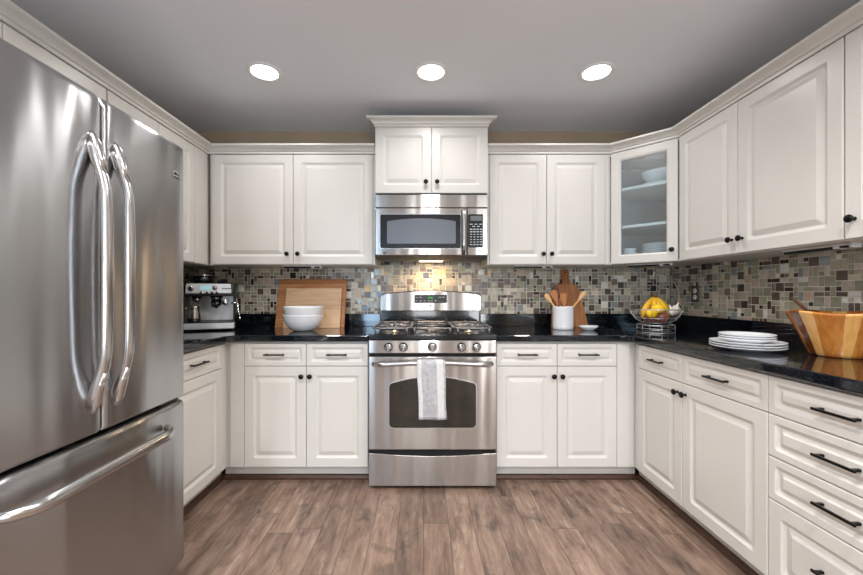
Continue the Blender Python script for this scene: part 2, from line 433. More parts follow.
def drawer(root, x0, x1, z0, z1, hz=None, inset=.024, slope=.017, L=.125):
    b = MB('cabinet_white'); rings_panel(b, x0 + GAP, x1 - GAP, z0 + GAP, z1 - GAP, inset, slope)
    o = b.obj('drawer', root); pull(o, (x0 + x1) / 2, (z0 + z1) / 2 + .002 if hz is None else hz, L)
    return o
DZ0, DZ1, GZ, TOPZ = .101, .864, .7215, .8745     # base fronts
def base_body(root, x0, x1, depth, toe=True, xt0=None, xt1=None):
    b = MB('cabinet_white'); b.box(x0, x1, .0205, depth, .095, TOPZ, .001); b.obj('body', root)
    xa = x0 if xt0 is None else xt0; xb = x1 if xt1 is None else xt1
    b = MB('cabinet_white'); b.box(xa, xb, .070, .090, 0.0, .095); b.obj('toe_kick', root)
    b = MB('toe_wood'); b.prism([(.070, 0), (.050, 0), (.050, .012), (.056, .026), (.070, .030)], xa, xb, 'YZ'); b.obj('shoe_molding', root)
def filler(root, x0, x1, z0, z1, y=0.0):
    b = MB('cabinet_white'); b.box(x0, x1, y, .0205, z0, z1, .001)
    o = b.obj('filler_strip', root); return o

# ---- base cabinets
XLB, XRB, DB = -1.205, 1.290, 2.331       # door planes
DEP = YB - DB - .004
t0 = thing('base_cabinet', 'white two-door two-drawer base cabinet left of the stove', 'cabinet', (0, DB, 0))
base_body(t0, XL + .004, -.339, DEP, xt0=-1.25)
drawer(t0, -1.1005, -.7196, GZ, DZ1); drawer(t0, -.7196, -.339, GZ, DZ1)
door(t0, -1.1005, -.7196, DZ0, GZ, (-.7196 - .026, GZ - .060)); door(t0, -.7196, -.339, DZ0, GZ, (-.7196 + .026, GZ - .060))
filler(t0, -1.187, -1.102, DZ0, DZ1, .004)
t0 = thing('base_cabinet', 'white two-door two-drawer base cabinet right of the stove', 'cabinet', (0, DB, 0))
base_body(t0, .446, XR - .004, DEP, xt1=1.335)
drawer(t0, .446, .821, GZ, DZ1); drawer(t0, .821, 1.188, GZ, DZ1)
door(t0, .446, .821, DZ0, GZ, (.821 - .026, GZ - .060)); door(t0, .821, 1.188, DZ0, GZ, (.821 + .026, GZ - .060))
filler(t0, 1.190, 1.266, DZ0, DZ1, .004)

# left run: local +x = world +Y ; origin at (XLB, 0)
DEPL = XLB - XL - .004
t0 = thing('base_cabinet', 'white single-door base cabinet with one drawer beside the fridge', 'cabinet', (XLB, 0, 0), PI / 2)
base_body(t0, 1.77, 2.349, DEPL, xt1=2.398)
drawer(t0, 1.77, 2.270, GZ, DZ1, L=.14); door(t0, 1.77, 2.270, DZ0, GZ, None)
filler(t0, 2.272, 2.330, DZ0, DZ1, .003)
filler(t0, 1.600, 1.768, 0.0, TOPZ, .003)

# right run: local +x = world -Y ; origin at (XRB, 0) so x = -Y
DEPR = XR - XRB - .004
t0 = thing('base_cabinet', 'white base cabinet under the plates, two unequal doors below two drawers', 'cabinet', (XRB, 0, 0), -PI / 2)
base_body(t0, -2.349, -1.4262, DEPR, xt0=-2.398)
drawer(t0, -2.290, -1.897, GZ, DZ1, L=.115); drawer(t0, -1.897, -1.4246, GZ, DZ1, L=.125)
door(t0, -2.290, -1.897, DZ0, GZ, (-1.897 - .030, GZ - .052)); door(t0, -1.897, -1.4246, DZ0, GZ, (-1.897 + .028, GZ - .052))
filler(t0, -2.3295, -2.292, DZ0, DZ1, .008)
t0 = thing('base_cabinet', 'white base cabinet with a bank of four drawers under the wooden bowl', 'cabinet', (XRB, 0, 0), -PI / 2)
base_body(t0, -1.4235, -.925, DEPR)
zz = [(.7215, .864), (.565, .7215), (.406, .565), (.101, .406)]
for k, (a, c_) in enumerate(zz):
    drawer(t0, -1.4246, -.925, a, c_, L=.128, hz=(None if k < 3 else .268), inset=.026 if k < 3 else .05, slope=.018 if k < 3 else .026)
t0 = thing('base_cabinet', 'white base cabinet nearest the camera at the right edge of the picture', 'cabinet', (XRB, 0, 0), -PI / 2)
base_body(t0, -.922, -.05, DEPR)
drawer(t0, -.925, -.49, GZ, DZ1); drawer(t0, -.49, -.05, GZ, DZ1); door(t0, -.925, -.49, DZ0, GZ, (-.52, .66)); door(t0, -.49, -.05, DZ0, GZ, (-.46, .66))

# ---- countertops
def counter(name, poly, label, back):
    o0 = thing(name, label, 'countertop')
    b = MB('granite'); b.prism(poly, .8752, .914); b.obj('slab', o0, bevel=.007, seg=3)
    for bx in back:
        b = MB('granite'); b.box(*bx, .002); b.obj('upstand', o0)
    return o0
CF = .026
def fillet(cx, cy, r, a0, a1, n=8): return [(cx + r * math.cos(a0 + (a1 - a0) * k / n), cy + r * math.sin(a0 + (a1 - a0) * k / n)) for k in range(n + 1)]
r = .07
xl, yf, xr = XLB + CF, DB - CF, XRB - CF
e = .0075
polyL = [(XL + e, 1.585), (xl, 1.585)] + fillet(xl + r, yf - r, r, PI, PI / 2) + [(-.333, yf), (-.333, YB - e), (XL + e, YB - e)]
counter('countertop', polyL, 'polished black granite countertop left of the stove, under the coffee machine and white bowls',
        [(XL + e, -.333, YB - .028, YB - e, .9145, 1.0115), (XL + e, XL + .028, 1.585, YB - .0285, .9145, 1.0115)])
polyR = [(.440, YB - e), (.440, yf)] + fillet(xr - r, yf - r, r, PI / 2, 0) + [(xr, -.05), (XR - e, -.05), (XR - e, YB - e)]
counter('countertop', polyR, 'polished black granite countertop right of the stove, under the fruit basket and plates',
        [(.440, XR - e, YB - .028, YB - e, .9145, 1.0115), (XR - .028, XR - e, -.05, YB - .0285, .9145, 1.0115)])

# ---- upper cabinets
DU, XLU, XRU = 2.636, -1.495, 1.577
UZ0, UZ1 = 1.369, 2.134
def upper(label, loc, rz, bx0, bx1, depth, z0, z1, doors, fill=()):
    t0 = thing('wall_cabinet', label, 'cabinet', loc, rz)
    b = MB('cabinet_white'); b.box(bx0, bx1, .0205, depth, z0 - .003, z1 + .004, .001); b.obj('body', t0)
    for d in doors: door(t0, *d)
    for f in fill: filler(t0, *f)
    return t0
KZ = UZ0 + .073
DEPU = YB - DU - .0075
upper('white two-door wall cabinet above the white bowls and cutting boards', (0, DU, 0), 0, -1.492, -.336, DEPU, UZ0, UZ1,
      [(-1.462, -.905, UZ0, UZ1, (-.905 - .037, KZ)), (-.905, -.350, UZ0, UZ1, (-.905 + .037, KZ))], [(-1.4735, -1.463, UZ0, UZ1, .004), (-.349, -.336, UZ0, UZ1, .004)])
upper('white two-door wall cabinet right of the microwave, above the utensil crock', (0, DU, 0), 0, .444, 1.287, DEPU, UZ0, UZ1,
      [(.456, .855, UZ0, UZ1, (.855 - .028, KZ)), (.855, 1.262, UZ0, UZ1, (.855 + .030, KZ))], [(.444, .455, UZ0, UZ1, .004), (1.263, 1.286, UZ0, UZ1, .004)])
# over the microwave, pulled forward and set higher
DM = 2.574
mw = upper('small white two-door wall cabinet directly above the microwave', (0, DM, 0), 0, -.3285, .437, YB - DM - .003, 1.846, 2.300,
      [(-.329, .054, 1.846, 2.297, (.054 - .038, 1.846 + .075)), (.054, .4375, 1.846, 2.297, (.054 + .038, 1.846 + .075))])
# left run above the fridge, and between fridge and corner
DEPUL = XLU - XL - .0075
upper('short white two-door cabinet over the fridge, mostly hidden behind the fridge top', (XLU, 0, 0), PI / 2, .905, 1.795, DEPUL, 1.79, UZ1,
      [(.905, 1.352, 1.79, UZ1, None), (1.352, 1.795, 1.79, UZ1, None)])
upper('tall white two-door wall cabinet on the left wall between fridge and corner', (XLU, 0, 0), PI / 2, 1.80, YB - .008, DEPUL, UZ0, UZ1,
      [(1.80, 2.148, UZ0, UZ1, None), (2.148, 2.486, UZ0, UZ1, None)], [(2.488, 2.632, UZ0, UZ1, .001)])
# right run
DEPUR = XR - XRU - .0075
upper('white two-door wall cabinet on the right wall, above the stacked plates', (XRU, 0, 0), -PI / 2, -2.349, -1.427, DEPUR, UZ0, UZ1,
      [(-2.346, -1.909, UZ0, UZ1, (-1.909 - .034, KZ)), (-1.909, -1.4275, UZ0, UZ1, (-1.909 + .030, KZ))])
upper('white wall cabinet cut off by the right edge of the picture', (XRU, 0, 0), -PI / 2, -1.425, -.50, DEPUR, UZ0, UZ1,
      [(-1.425, -.96, UZ0, UZ1, (-1.425 + .035, KZ)), (-.96, -.50, UZ0, UZ1, (-.53, KZ))])

# ---- diagonal corner cabinet with the glass door
P1 = Vector((1.290, DU)); P2 = Vector((1.579, 2.354))
dv = (P2 - P1); fl = dv.length; ang = math.atan2(dv.y, dv.x)
t0 = thing('corner_cabinet', 'white diagonal corner wall cabinet with a seeded glass door', 'cabinet', (P1.x, P1.y, 0), ang)
ca, sa = math.cos(-ang), math.sin(-ang)
def L2(x, y):      # world xy -> local xy of the corner cabinet
    x -= P1.x; y -= P1.y; return (x * ca - y * sa, x * sa + y * ca)
n_ = Vector((-dv.y, dv.x)).normalized()   # points to the wall side
if n_.y < 0: n_ = -n_
A = (P1 + n_ * .022); B_ = (P2 + n_ * .022)
pent = [L2(*p) for p in ((1.290, A.y), (1.290, YB - .008), (XR - .008, YB - .008), (XR - .008, 2.354), (B_.x, 2.354))]
b = MB('cabinet_white')
for z0_, z1_ in ((UZ0, UZ0 + .018), (UZ1 - .018, UZ1 + .004)): b.prism(pent, z0_, z1_)
def wallpanel(b, p, q, th, z0_, z1_):
    p, q = Vector(p), Vector(q); d = (q - p).normalized(); n = Vector((-d.y, d.x)) * th
    b.prism([tuple(p), tuple(q), tuple(q + n), tuple(p + n)], z0_, z1_)
for i in range(4): wallpanel(b, pent[i], pent[i + 1], -.012, UZ0 + .018, UZ1 - .018)
b.box(.002, .030, .0205, .040, UZ0, UZ1); b.box(fl - .028, fl - .002, .0205, .040, UZ0, UZ1)
b.obj('body', t0)
shrink = [L2(*p) for p in ((1.304, A.y + .02), (1.304, YB - .022), (XR - .022, YB - .022), (XR - .022, 2.37), (B_.x + .02, 2.37))]
SH = [1.624, 1.882]
for z_ in SH:
    b = MB('trim_white'); b.prism(shrink, z_ - .009, z_ + .009); b.obj('shelf', t0)
b = MB('cabinet_white'); rings_panel(b, .010, fl - .003, UZ0 + GAP, UZ1 - GAP, .050, 0, hole=True)
gd = b.obj('door', t0)
b = MB('seeded_glass'); b.box(.060, fl - .053, .012, .015, UZ0 + .05, UZ1 - .05); b.obj('pane', gd)
knob(gd, fl - .032, KZ)

# ---- crown moldings
def sweep(b, path, prof, side=1):
    path = [Vector(p) for p in path]; n = len(path); rings = []
    for i, p in enumerate(path):
        dirs = []
        if i > 0: dirs.append((path[i] - path[i - 1]).normalized())
        if i < n - 1: dirs.append((path[i + 1] - path[i]).normalized())
        ns = [Vector((d.y, -d.x)) * side for d in dirs]
        m_ = sum(ns, Vector((0, 0))).normalized(); k = 1 / max(.3, m_.dot(ns[0]))
        rings.append([(p.x + m_.x * k * o_, p.y + m_.y * k * o_, z) for o_, z in prof])
    b.loft(rings, True, True, True, smooth=False)
def crown(z, h, out):
    s_ = h / .054; q = out / .055
    return [(-.019, z - .006), (.005 * q, z - .006), (.005 * q, z + .010 * s_), (.015 * q, z + .013 * s_), (.018 * q, z + .022 * s_), (.026 * q, z + .031 * s_), (.036 * q, z + .035 * s_), (.048 * q, z + .037 * s_), (.055 * q, z + .041 * s_), (.055 * q, z + h), (-.019, z + h)]
cp = crown(2.1425, .046, .055)
b = MB('cabinet_white'); sweep(b, [(XLU, .905), (XLU, DU), (-.334, DU)], cp)
tag(b.obj('crown_molding'), 'white crown molding along the cabinet tops from above the fridge to the microwave', 'molding')
b = MB('cabinet_white'); sweep(b, [(.442, DU), (P1.x, P1.y), (P2.x, P2.y), (XRU, -.05)], cp)
tag(b.obj('crown_molding'), 'white crown molding along the cabinet tops from the microwave round to the right wall', 'molding')
b = MB('cabinet_white')
sweep(b, [(-.329, YB - DM - .004), (-.329, 0), (.4375, 0), (.4375, YB - DM - .004)], crown(2.303, .047, .052))
o = b.obj('crown', mw)

# ------------------------------------------------------------------ ceiling lights
first = None
for i, (x, y) in enumerate(CANS):
    lab = ['round recessed ceiling light, leftmost of the lit three', 'round recessed ceiling light in the middle, above the stove', 'round recessed ceiling light, rightmost of the lit three',
           'round recessed ceiling light above the fridge front', 'round recessed ceiling light straight above the camera', 'round recessed ceiling light above the right counter',
           'round recessed ceiling light far behind the camera, left', 'round recessed ceiling light far behind the camera, right'][i]
    if not first:
        first = thing('ceiling_light', lab, 'ceiling light', (x, y, ZC), 0, 'recessed ceiling lights')
        b = MB('trim_white'); b.lathe([(.074, -.0005), (.098, -.0005), (.098, -.004), (.094, -.007), (.080, -.008), (.074, -.004)], seg=40, cap0=False, cap1=False); b.obj('trim_ring', first)
        b = MB('lens'); b.lathe([(0, -.0032), (.05, -.0034), (.0735, -.004), (.0735, -.001), (0, -.0008)], seg=40); b.obj('lens', first)
    else: dup(first, (x, y, ZC), 0, lab)
    area('ceiling_lamp', (x, y, ZC - .012), (0, 0, 0), .14, .14, CAN_POWER[i], (1.0, .985, .965), 'DISK', 150)

# ------------------------------------------------------------------ refrigerator (front faces +X)
fr = thing('refrigerator', 'large stainless steel french-door fridge with bottom freezer drawer', 'refrigerator', (-.976, .735, 0), PI / 2)
FW, FD = .82, .85
def curved_front(b, x0, x1, z0, z1, yb, R=.014, bulge=.008, topR=.03):
    """door slab with a softly bowed front across the whole fridge width, rounded edges"""
    xs = [x0, x0 + R * .08, x0 + R * .3, x0 + R * .6, x0 + R]; n = 14
    xs += [x0 + R + (x1 - x0 - 2 * R) * k / n for k in range(1, n)] + [x1 - R, x1 - R * .6, x1 - R * .3, x1 - R * .08, x1]
    zs = [z0, z0 + .002, z0 + .006, z0 + .012] + [z0 + .012 + (z1 - topR - z0 - .012) * k / 6 for k in range(1, 6)]
    zs += [z1 - topR, z1 - topR * .7, z1 - topR * .4, z1 - topR * .15, z1]
    def off(d, r): return 0 if d >= r else r - math.sqrt(max(0, r * r - (r - d) ** 2))
    G = []
    for z in zs:
        row = []
        for x in xs:
            u = (x - FW / 2) / (FW / 2)
            y = -bulge * (1 - u * u) + off(min(x - x0, x1 - x), R) + (off(z1 - z, topR) if z > z1 - topR else off(z - z0, .012))
            row.append(b.bm.verts.new((x, min(y, yb - .001), z)))
        G.append(row)
    for a, c_ in zip(G, G[1:]):
        for i in range(len(a) - 1): b.face([a[i], a[i + 1], c_[i + 1], c_[i]], True)
    loop = G[0] + [r_[-1] for r_ in G[1:-1]] + list(reversed(G[-1])) + [r_[0] for r_ in reversed(G[1:-1])]
    bk = [b.bm.verts.new((v.co.x, yb, v.co.z)) for v in loop]
    for i in range(len(loop)): b.face([loop[i], loop[(i + 1) % len(loop)], bk[(i + 1) % len(loop)], bk[i]])
    b.face(bk)
b = MB('fridge_side'); b.box(.006, FW - .006, .072, FD - .01, .035, 1.745, .004); b.obj('body', fr)
b = MB('black_plastic'); b.box(.015, FW - .015, .05, .071, .03, .085, .003); b.box(.03, FW - .03, .06, .072, .09, 1.74); b.obj('gasket_panel', fr)
SEAM = .414
dl = MB('steel_dark'); curved_front(dl, 0, SEAM - .003, .752, 1.768, .058); dl = dl.obj('door', fr)
dr = MB('steel_dark'); curved_front(dr, SEAM + .003, FW, .752, 1.768, .058); dr = dr.obj('door', fr)
fz = MB('steel_dark'); curved_front(fz, 0, FW, .085, .738, .058, topR=.02); fz = fz.obj('freezer_drawer', fr)
def bow_handle(parent, x, z0, z1, out, y0):
    b = MB('steel_handle'); n = 26; pts = []; rs = []; fl_ = []
    for k in range(n + 1):
        u = k / n; s_ = math.sin(PI * u)
        h = out * min(1, s_ * 1.9) ** .8 * (0.78 + .22 * s_)
        pts.append((x, y0 - h, z0 + (z1 - z0) * u)); e_ = abs(2 * u - 1)
        rs.append(.0145 + .003 * (e_ > .8)); fl_.append((1.25 - .3 * e_, 1.0 + .35 * max(0, e_ - .7)))
    b.tube(pts, rs, 14, flat=fl_)
    for zz_, s_ in ((z0, 1), (z1, -1)):     # tapered feet where the bar meets the door
        b.tube([(x, y0 + .006, zz_ - s_ * .028), (x, y0 - .006, zz_ - s_ * .014), (x, y0 - .014, zz_ + s_ * .01), (x, y0 - out * .52, zz_ + s_ * .055), (x, y0 - out * .8, zz_ + s_ * .10)], [.003, .009, .015, .015, .011], 12)
    return b.obj('handle', parent)
bow_handle(dl, SEAM - .044, .84, 1.615, .050, -.008)
bow_handle(dr, SEAM + .040, .84, 1.615, .050, -.008)
b = MB('steel_handle'); n = 24; pts = []
for k in range(n + 1):
    u = k / n; s_ = math.sin(PI * u); pts.append((.10 + .59 * u, -.012 - .058 * min(1, s_ * 3.2) ** .7, .665))
b.tube(pts, [.011 + .006 * min(1, 6 * min(k / n, 1 - k / n)) for k in range(n + 1)], 14, flat=(1, 1.1)); b.obj('handle', fz)
b = MB('chrome'); b.box(.741, .778, -.0055, -.002, 1.622, 1.648, .001); bd = b.obj('badge', dr)
b = MB('black_plastic'); b.box(.7425, .7765, -.0062, -.005, 1.6235, 1.6262); b.lathe([(.0065, -.0066), (.0065, -.0050)], (.751, 0, 1.637), 16, 'Y'); b.box(.760, .762, -.0064, -.005, 1.631, 1.643); b.box(.760, .766, -.0064, -.005, 1.631, 1.633)
b.box(.768, .774, -.0064, -.005, 1.641, 1.643); b.box(.768, .770, -.0064, -.005, 1.631, 1.643); b.box(.768, .774, -.0064, -.005, 1.631, 1.633); b.box(.772, .774, -.0064, -.005, 1.631, 1.637); b.obj('emblem', bd)
b = MB('black_plastic'); b.box(.70, .80, .015, .06, .7395, .7505, .002); b.obj('hinge', fr)
b = MB('black_plastic'); b.box(.70, .79, .02, .16, 1.7465, 1.766, .003); b.obj('top_hinge', fr)
for x_ in (.05, FW - .05):
    b = MB('foot_grey'); b.lathe([(.026, 0), (.026, .012), (.014, .018), (.014, .034)], (x_, .09, 0), 18); b.obj('foot', fr)
    b = MB('foot_grey'); b.lathe([(.026, 0), (.026, .012), (.014, .018), (.014, .034)], (x_, .70, 0), 18); b.obj('foot', fr)

# ------------------------------------------------------------------ range (local frame: front faces -Y, y=0 at the door face)
RD = 2.262
rg = thing('stove', 'freestanding stainless steel gas range with five knobs and oven below', 'stove', (.0538, RD, 0))
HW = .381
b = MB('fridge_side'); b.box(-HW + .004, HW - .004, .03, .665, .035, .885, .002); b.obj('body', rg)
for sx in (-1, 1):
    for yy in (.08, .6):
        b = MB('black_plastic'); b.cyl((sx * .33, yy, 0), (sx * .33, yy, .036), .016, 14); b.obj('foot', rg)
# control panel
b = MB('steel'); b.box(-HW, HW, .0, .030, .811, .889, .004, 2); cpn = b.obj('control_panel', rg)
for px_ in (388.5, 403.3, 432.3, 461.5, 476.5):
    x_ = (px_ - 423.5) / 168 - .0538; z_ = .850
    b = MB(['chrome', 'black_plastic'])
    b.lathe([(.027, 0), (.027, -.004), (.0235, -.006), (.0215, -.024), (.019, -.028), (0, -.029)], (x_, 0, z_), 28, 'Y')
    b.box(x_ - .0045, x_ + .0045, -.035, -.02, z_ - .019, z_ + .019, .0015)
    b.mi = 1; b.box(x_ - .001, x_ + .001, -.0355, -.0345, z_ + .004, z_ + .016)
    b.obj('knob', cpn)
# cooktop
b = MB('black_enamel'); b.box(-HW - .001, HW + .001, -.006, .62, .892, .925, .005, 2); ck = b.obj('cooktop', rg)
b = MB('dark_gap'); b.box(-HW + .006, HW - .006, .012, .03, .03, .8895); b.obj('door_gap', rg)
BUR = [(-.265, .15, .036), (-.265, .45, .030), (0, .30, .042), (.265, .15, .040), (.265, .45, .030)]
for bx_, by_, br_ in BUR:
    b = MB(['burner_metal', 'burner_cap'])
    b.lathe([(br_ * 1.55, .9252), (br_ * 1.5, .929), (br_ * 1.1, .931), (br_, .938), (br_ * .9, .939)], (bx_, by_, 0), 24)
    b.mi = 1; b.lathe([(br_ * .95, .9392), (br_ * .95, .944), (br_ * .8, .947), (0, .9475)], (bx_, by_, 0), 24)
    b.obj('burner', rg)
def grate(x0, x1, cs):
    b = MB('cast_iron'); z = .957; y0, y1 = .035, .585
    rr = rrect(x0, x1, y0, y1, .05, 5)
    b.tube([(p, q, z) for p, q in rr], .006, 8, closed=True)
    for cx_, cy_, rad in cs:
        b.tube([(cx_ + rad * math.cos(a * PI / 12), cy_ + rad * math.sin(a * PI / 12), z) for a in range(24)], .0055, 8, closed=True)
        for a in range(4):
            an = a * PI / 2; c1, s1 = math.cos(an), math.sin(an)
            far = (x1 - cx_ if c1 > .5 else cx_ - x0) if abs(c1) > .5 else min((y1 - cy_) if s1 > .5 else (cy_ - y0), .15)
            b.tube([(cx_ + c1 * rad * .35, cy_ + s1 * rad * .35, z + .004), (cx_ + c1 * rad * .6, cy_ + s1 * rad * .6, z + .009), (cx_ + c1 * far, cy_ + s1 * far, z)], .0055, 8)
    for p in (x0 + .02, x1 - .02):
        for q in (y0 + .004, y1 - .004): b.cyl((p, q, .9255), (p, q, z), .006, 8)
    b.tube([(x0, .31, z), ((x0 + x1) / 2, .31, z), (x1, .31, z)], .0055, 8) if len(cs) > 1 else None
    b.obj('grate', rg)
grate(-.365, -.135, [(-.265 + .015, .165, .075), (-.25, .45, .075)])
grate(-.128, .128, [(0, .31, .088)])
grate(.135, .365, [(.25, .165, .075), (.25, .45, .075)])
# back guard
b = MB('black_enamel'); b.box(-HW + .012, HW - .012, .62, .668, .905, 1.045, .003); b.obj('riser', rg)
b = MB('steel')
pf = [(-HW - .002, 1.050), (-HW + .004, 1.036), (HW - .004, 1.036), (HW + .002, 1.050), (HW + .002, 1.135), (HW - .008, 1.156), (HW - .03, 1.164)]
pf += [(u * (HW - .03), 1.164 + .026 * (1 - u * u)) for u in [1 - 2 * k / 16 for k in range(1, 16)]] + [(-HW + .03, 1.164), (-HW + .008, 1.156), (-HW - .002, 1.135)]
b.prism(pf, .588, .640, 'XZ'); bg = b.obj('backguard', rg, bevel=.006)
b = MB('black_plastic'); pf2 = [((x_) * 1.012, 1.10 + (z_ - 1.10) * 1.03) for x_, z_ in pf]; b.prism(pf2, .6405, .668, 'XZ'); b.obj('backguard_frame', rg, bevel=.003)
dpx = lambda p: (p - 423.5) * 2.85 / 380 - .0538
dpz = lambda q: EYE - (q - 293.5) * 2.85 / 380
b = MB(['black_glass', 'display_green', 'key_white'])
b.prism(rrect(dpx(414.3), dpx(446.8), dpz(303), dpz(294.8), .006), .5865, .5882, 'XZ')
def seg7(b, x, z, w, h, on, th=.0014, y0=.5855, y1=.5864):
    t_ = th; S7 = {'a': (0, w, h - t_, h), 'g': (0, w, h / 2 - t_ / 2, h / 2 + t_ / 2), 'd': (0, w, 0, t_), 'f': (0, t_, h / 2, h), 'e': (0, t_, 0, h / 2), 'b': (w - t_, w, h / 2, h), 'c': (w - t_, w, 0, h / 2)}
    for k in on: q = S7[k]; b.box(x + q[0], x + q[1], y0, y1, z + q[2], z + q[3])
b.mi = 1; zc = dpz(297.8)
for k, on in enumerate(['abged', 'abged', 'acdefg'][:3]): seg7(b, dpx(428.2) + k * .0115 + (.003 if k else 0), zc - .006, .008, .013, on)
b.mi = 2
for x_, z_, w_ in ((416.5, 297.5, 1.5), (420.5, 297.3, 2.2), (440.0, 297.2, 2.6), (443.6, 297.2, 2.2), (416.5, 300.8, 1.4), (420.8, 300.8, 1.6), (424.8, 300.8, 1.6), (428.8, 300.8, 1.4), (431.8, 300.8, 1.4), (435.6, 300.8, 1.8)):
    b.box(dpx(x_ - w_ / 2), dpx(x_ + w_ / 2), .5858, .5866, dpz(z_) - .002, dpz(z_) + .002)
b.obj('display', bg)
def emblem(parent, x, z, y, r, name='emblem'):
    b = MB(['fridge_side', 'chrome'])
    b.lathe([(r, y), (r, y - .0016)], (x, 0, z), 24, 'Y')
    b.mi = 1; b.tube([(x + r * .86 * math.cos(a * PI / 12), y - .0018, z + r * .86 * math.sin(a * PI / 12)) for a in range(24)], r * .07, 6, closed=True)
    for s_ in (-1, 1):      # two looping script letters
        b.tube([(x + s_ * r * .26 + r * .24 * math.cos(a), y - .002, z + r * .38 * math.sin(a) * (1 if s_ < 0 else .9)) for a in [PI * .25 + k * PI * 1.5 / 10 for k in range(11)]], r * .07, 6)
        b.tube([(x + s_ * r * .26, y - .002, z), (x + s_ * r * .26 + r * .24, y - .002, z - r * .05)], r * .06, 6)
    b.obj(name, parent)
emblem(bg, dpx(430.5), dpz(305.7), .5882, .0075)
# oven door
b = MB('steel')
z0_, z1_ = .238, .792
b.box(-HW, HW, -.001, .012, z0_, z1_, .004, 2); od = b.obj('oven_door', rg)
wx0, wx1 = (389.3 - 423.5) / 168 - .0538, (476 - 423.5) / 168 - .0538
b = MB('chrome'); pf = arch_rect(wx0 - .006, wx1 + .006, .364, .643, .034, .03); b.prism(pf, -.0028, -.001, 'XZ'); b.obj('window_rim', od, bevel=.001)
b = MB('oven_glass'); pf = arch_rect(wx0, wx1, .370, .637, .034, .026); b.prism(pf, -.0045, -.0029, 'XZ'); b.obj('window', od)
b = MB('steel_handle'); n = 28; pts = []; 
for k in range(n + 1):
    u = -1 + 2 * k / n; pts.append((u * .352, .000 - .055 * min(1, (1 - abs(u)) * 9 + .0) ** .6 - .004 * (1 - u * u), .757 - .016 * u * u + .008))
HP = pts
b.tube(pts, .0125, 14, flat=(1, 1.1)); b.obj('handle', od)
# storage drawer: its top edge dips in a shallow curve
b = MB('steel'); pf = [(-HW, .022), (HW, .022), (HW, .217)] + [(u * HW * .8, .214 - .014 * (1 - u * u)) for u in [1 - 2 * k / 14 for k in range(15)]] + [(-HW, .217)]
b.prism(pf, -.001, .012, 'XZ'); b.obj('storage_drawer', rg, bevel=.003)

# towel folded over the oven handle
tw = thing('dish_towel', 'folded grey-white terry towel hanging over the oven door handle', 'towel', (0.0, RD, 0))
tx0, tx1 = -.036, .124
def towel_sheet(name, prof, x0, x1, th, skew, seed, mats):
    rnd = random.Random(seed); b = MB(mats); nx = 26
    ph = rnd.uniform(0, 6)
    F = []; K = []
    for j, (y, z) in enumerate(prof):
        p, q = prof[max(0, j - 1)], prof[min(len(prof) - 1, j + 1)]
        d = Vector((q[0] - p[0], q[1] - p[1])).normalized(); nn = Vector((-d.y, d.x))
        rf, rk = [], []
        for i in range(nx + 1):
            u = i / nx; dep = max(0, .76 - z)
            x = x0 + (x1 - x0) * u + skew * dep + .004 * math.sin(7 * z * 3 + ph) * (u - .5)
            w = .0035 * math.sin(u * 8 + ph + z * 6) * min(1, dep * 6) + .001 * math.sin(u * 31 + z * 40)
            edge = 1 - .75 * (abs(2 * u - 1) ** 8)
            o1 = nn * (th * edge) + nn * w; o0 = nn * w
            rf.append(b.bm.verts.new((x, y + o1.x, z + o1.y))); rk.append(b.bm.verts.new((x, y + o0.x, z + o0.y)))
        F.append(rf); K.append(rk)
    for G, rev in ((F, 0), (K, 1)):
        for a, c_ in zip(G, G[1:]):
            for i in range(nx):
                u = (i + .5) / nx; b.mi = 1 if (u < .17 or .70 < u < .93) else 0
                b.face([a[i], a[i + 1], c_[i + 1], c_[i]], True)
    b.mi = 1
    for i in range(nx): b.face([F[0][i], F[0][i + 1], K[0][i + 1], K[0][i]]); b.face([F[-1][i], F[-1][i + 1], K[-1][i + 1], K[-1][i]])
    for j in range(len(prof) - 1):
        for i in (0, nx): b.face([F[j][i], F[j + 1][i], K[j + 1][i], K[j][i]])
    return b.obj(name, tw)
hy, hz = -.059, .764
prof = [(-.088, .444 + k * .02) for k in range(16)]
prof = [(hy - .0155 - .006 * math.sin((z - .42) / .33 * PI), z) for y, z in prof] + [(hy - .0155 * math.cos(a), hz + .0155 * math.sin(a)) for a in [k * PI / 8 for k in range(9)]] + [(hy + .0155 + .002, hz - k * .02) for k in range(1, 15)]
towel_sheet('cloth', prof, tx0, tx1, .007, .03, 2, ['towel', 'towel_band'])

# ------------------------------------------------------------------ microwave
MD = 2.560
mo = thing('microwave', 'stainless steel over-the-range microwave with black keypad', 'microwave', (.0538, MD, 0))
mx_ = lambda p: (p - 423.5) / 148.4 - .0538
mz_ = lambda q: EYE + (293.5 - q) / 148.4
b = MB('fridge_side'); b.box(-HW + .004, HW - .004, .018, YB - MD - .01, 1.428, 1.838, .002); b.obj('body', mo)
b = MB('steel'); b.box(-HW, HW, -.004, .018, mz_(207.6), 1.834, .004, 2); vt = b.obj('vent_grille', mo)
b = MB('dark_gap'); b.box(-HW + .01, HW - .01, .004, .018, 1.834, 1.842); b.box(-HW + .01, HW - .01, .0, .018, mz_(208.2), mz_(207.4)); b.obj('vent_slot', mo)
zb, zt = 1.424, mz_(208.0)
b = MB('steel'); b.box(-HW, mx_(468 - 1.2), -.006, .018, zb, zt, .006, 2); md = b.obj('door', mo)
b = MB('steel'); b.box(mx_(468 - .9), HW, -.004, .018, zb, zt, .005, 2); mk = b.obj('control_panel', mo)
b = MB('chrome'); b.prism(rrect(mx_(379.6), mx_(461.4), mz_(249), mz_(214), .012), -.0072, -.0060, 'XZ'); b.obj('glass_rim', md)
b = MB('black_glass'); b.prism(rrect(mx_(380.4), mx_(460.6), mz_(248.4), mz_(214.7), .011), -.0090, -.0073, 'XZ'); b.obj('glass', md)
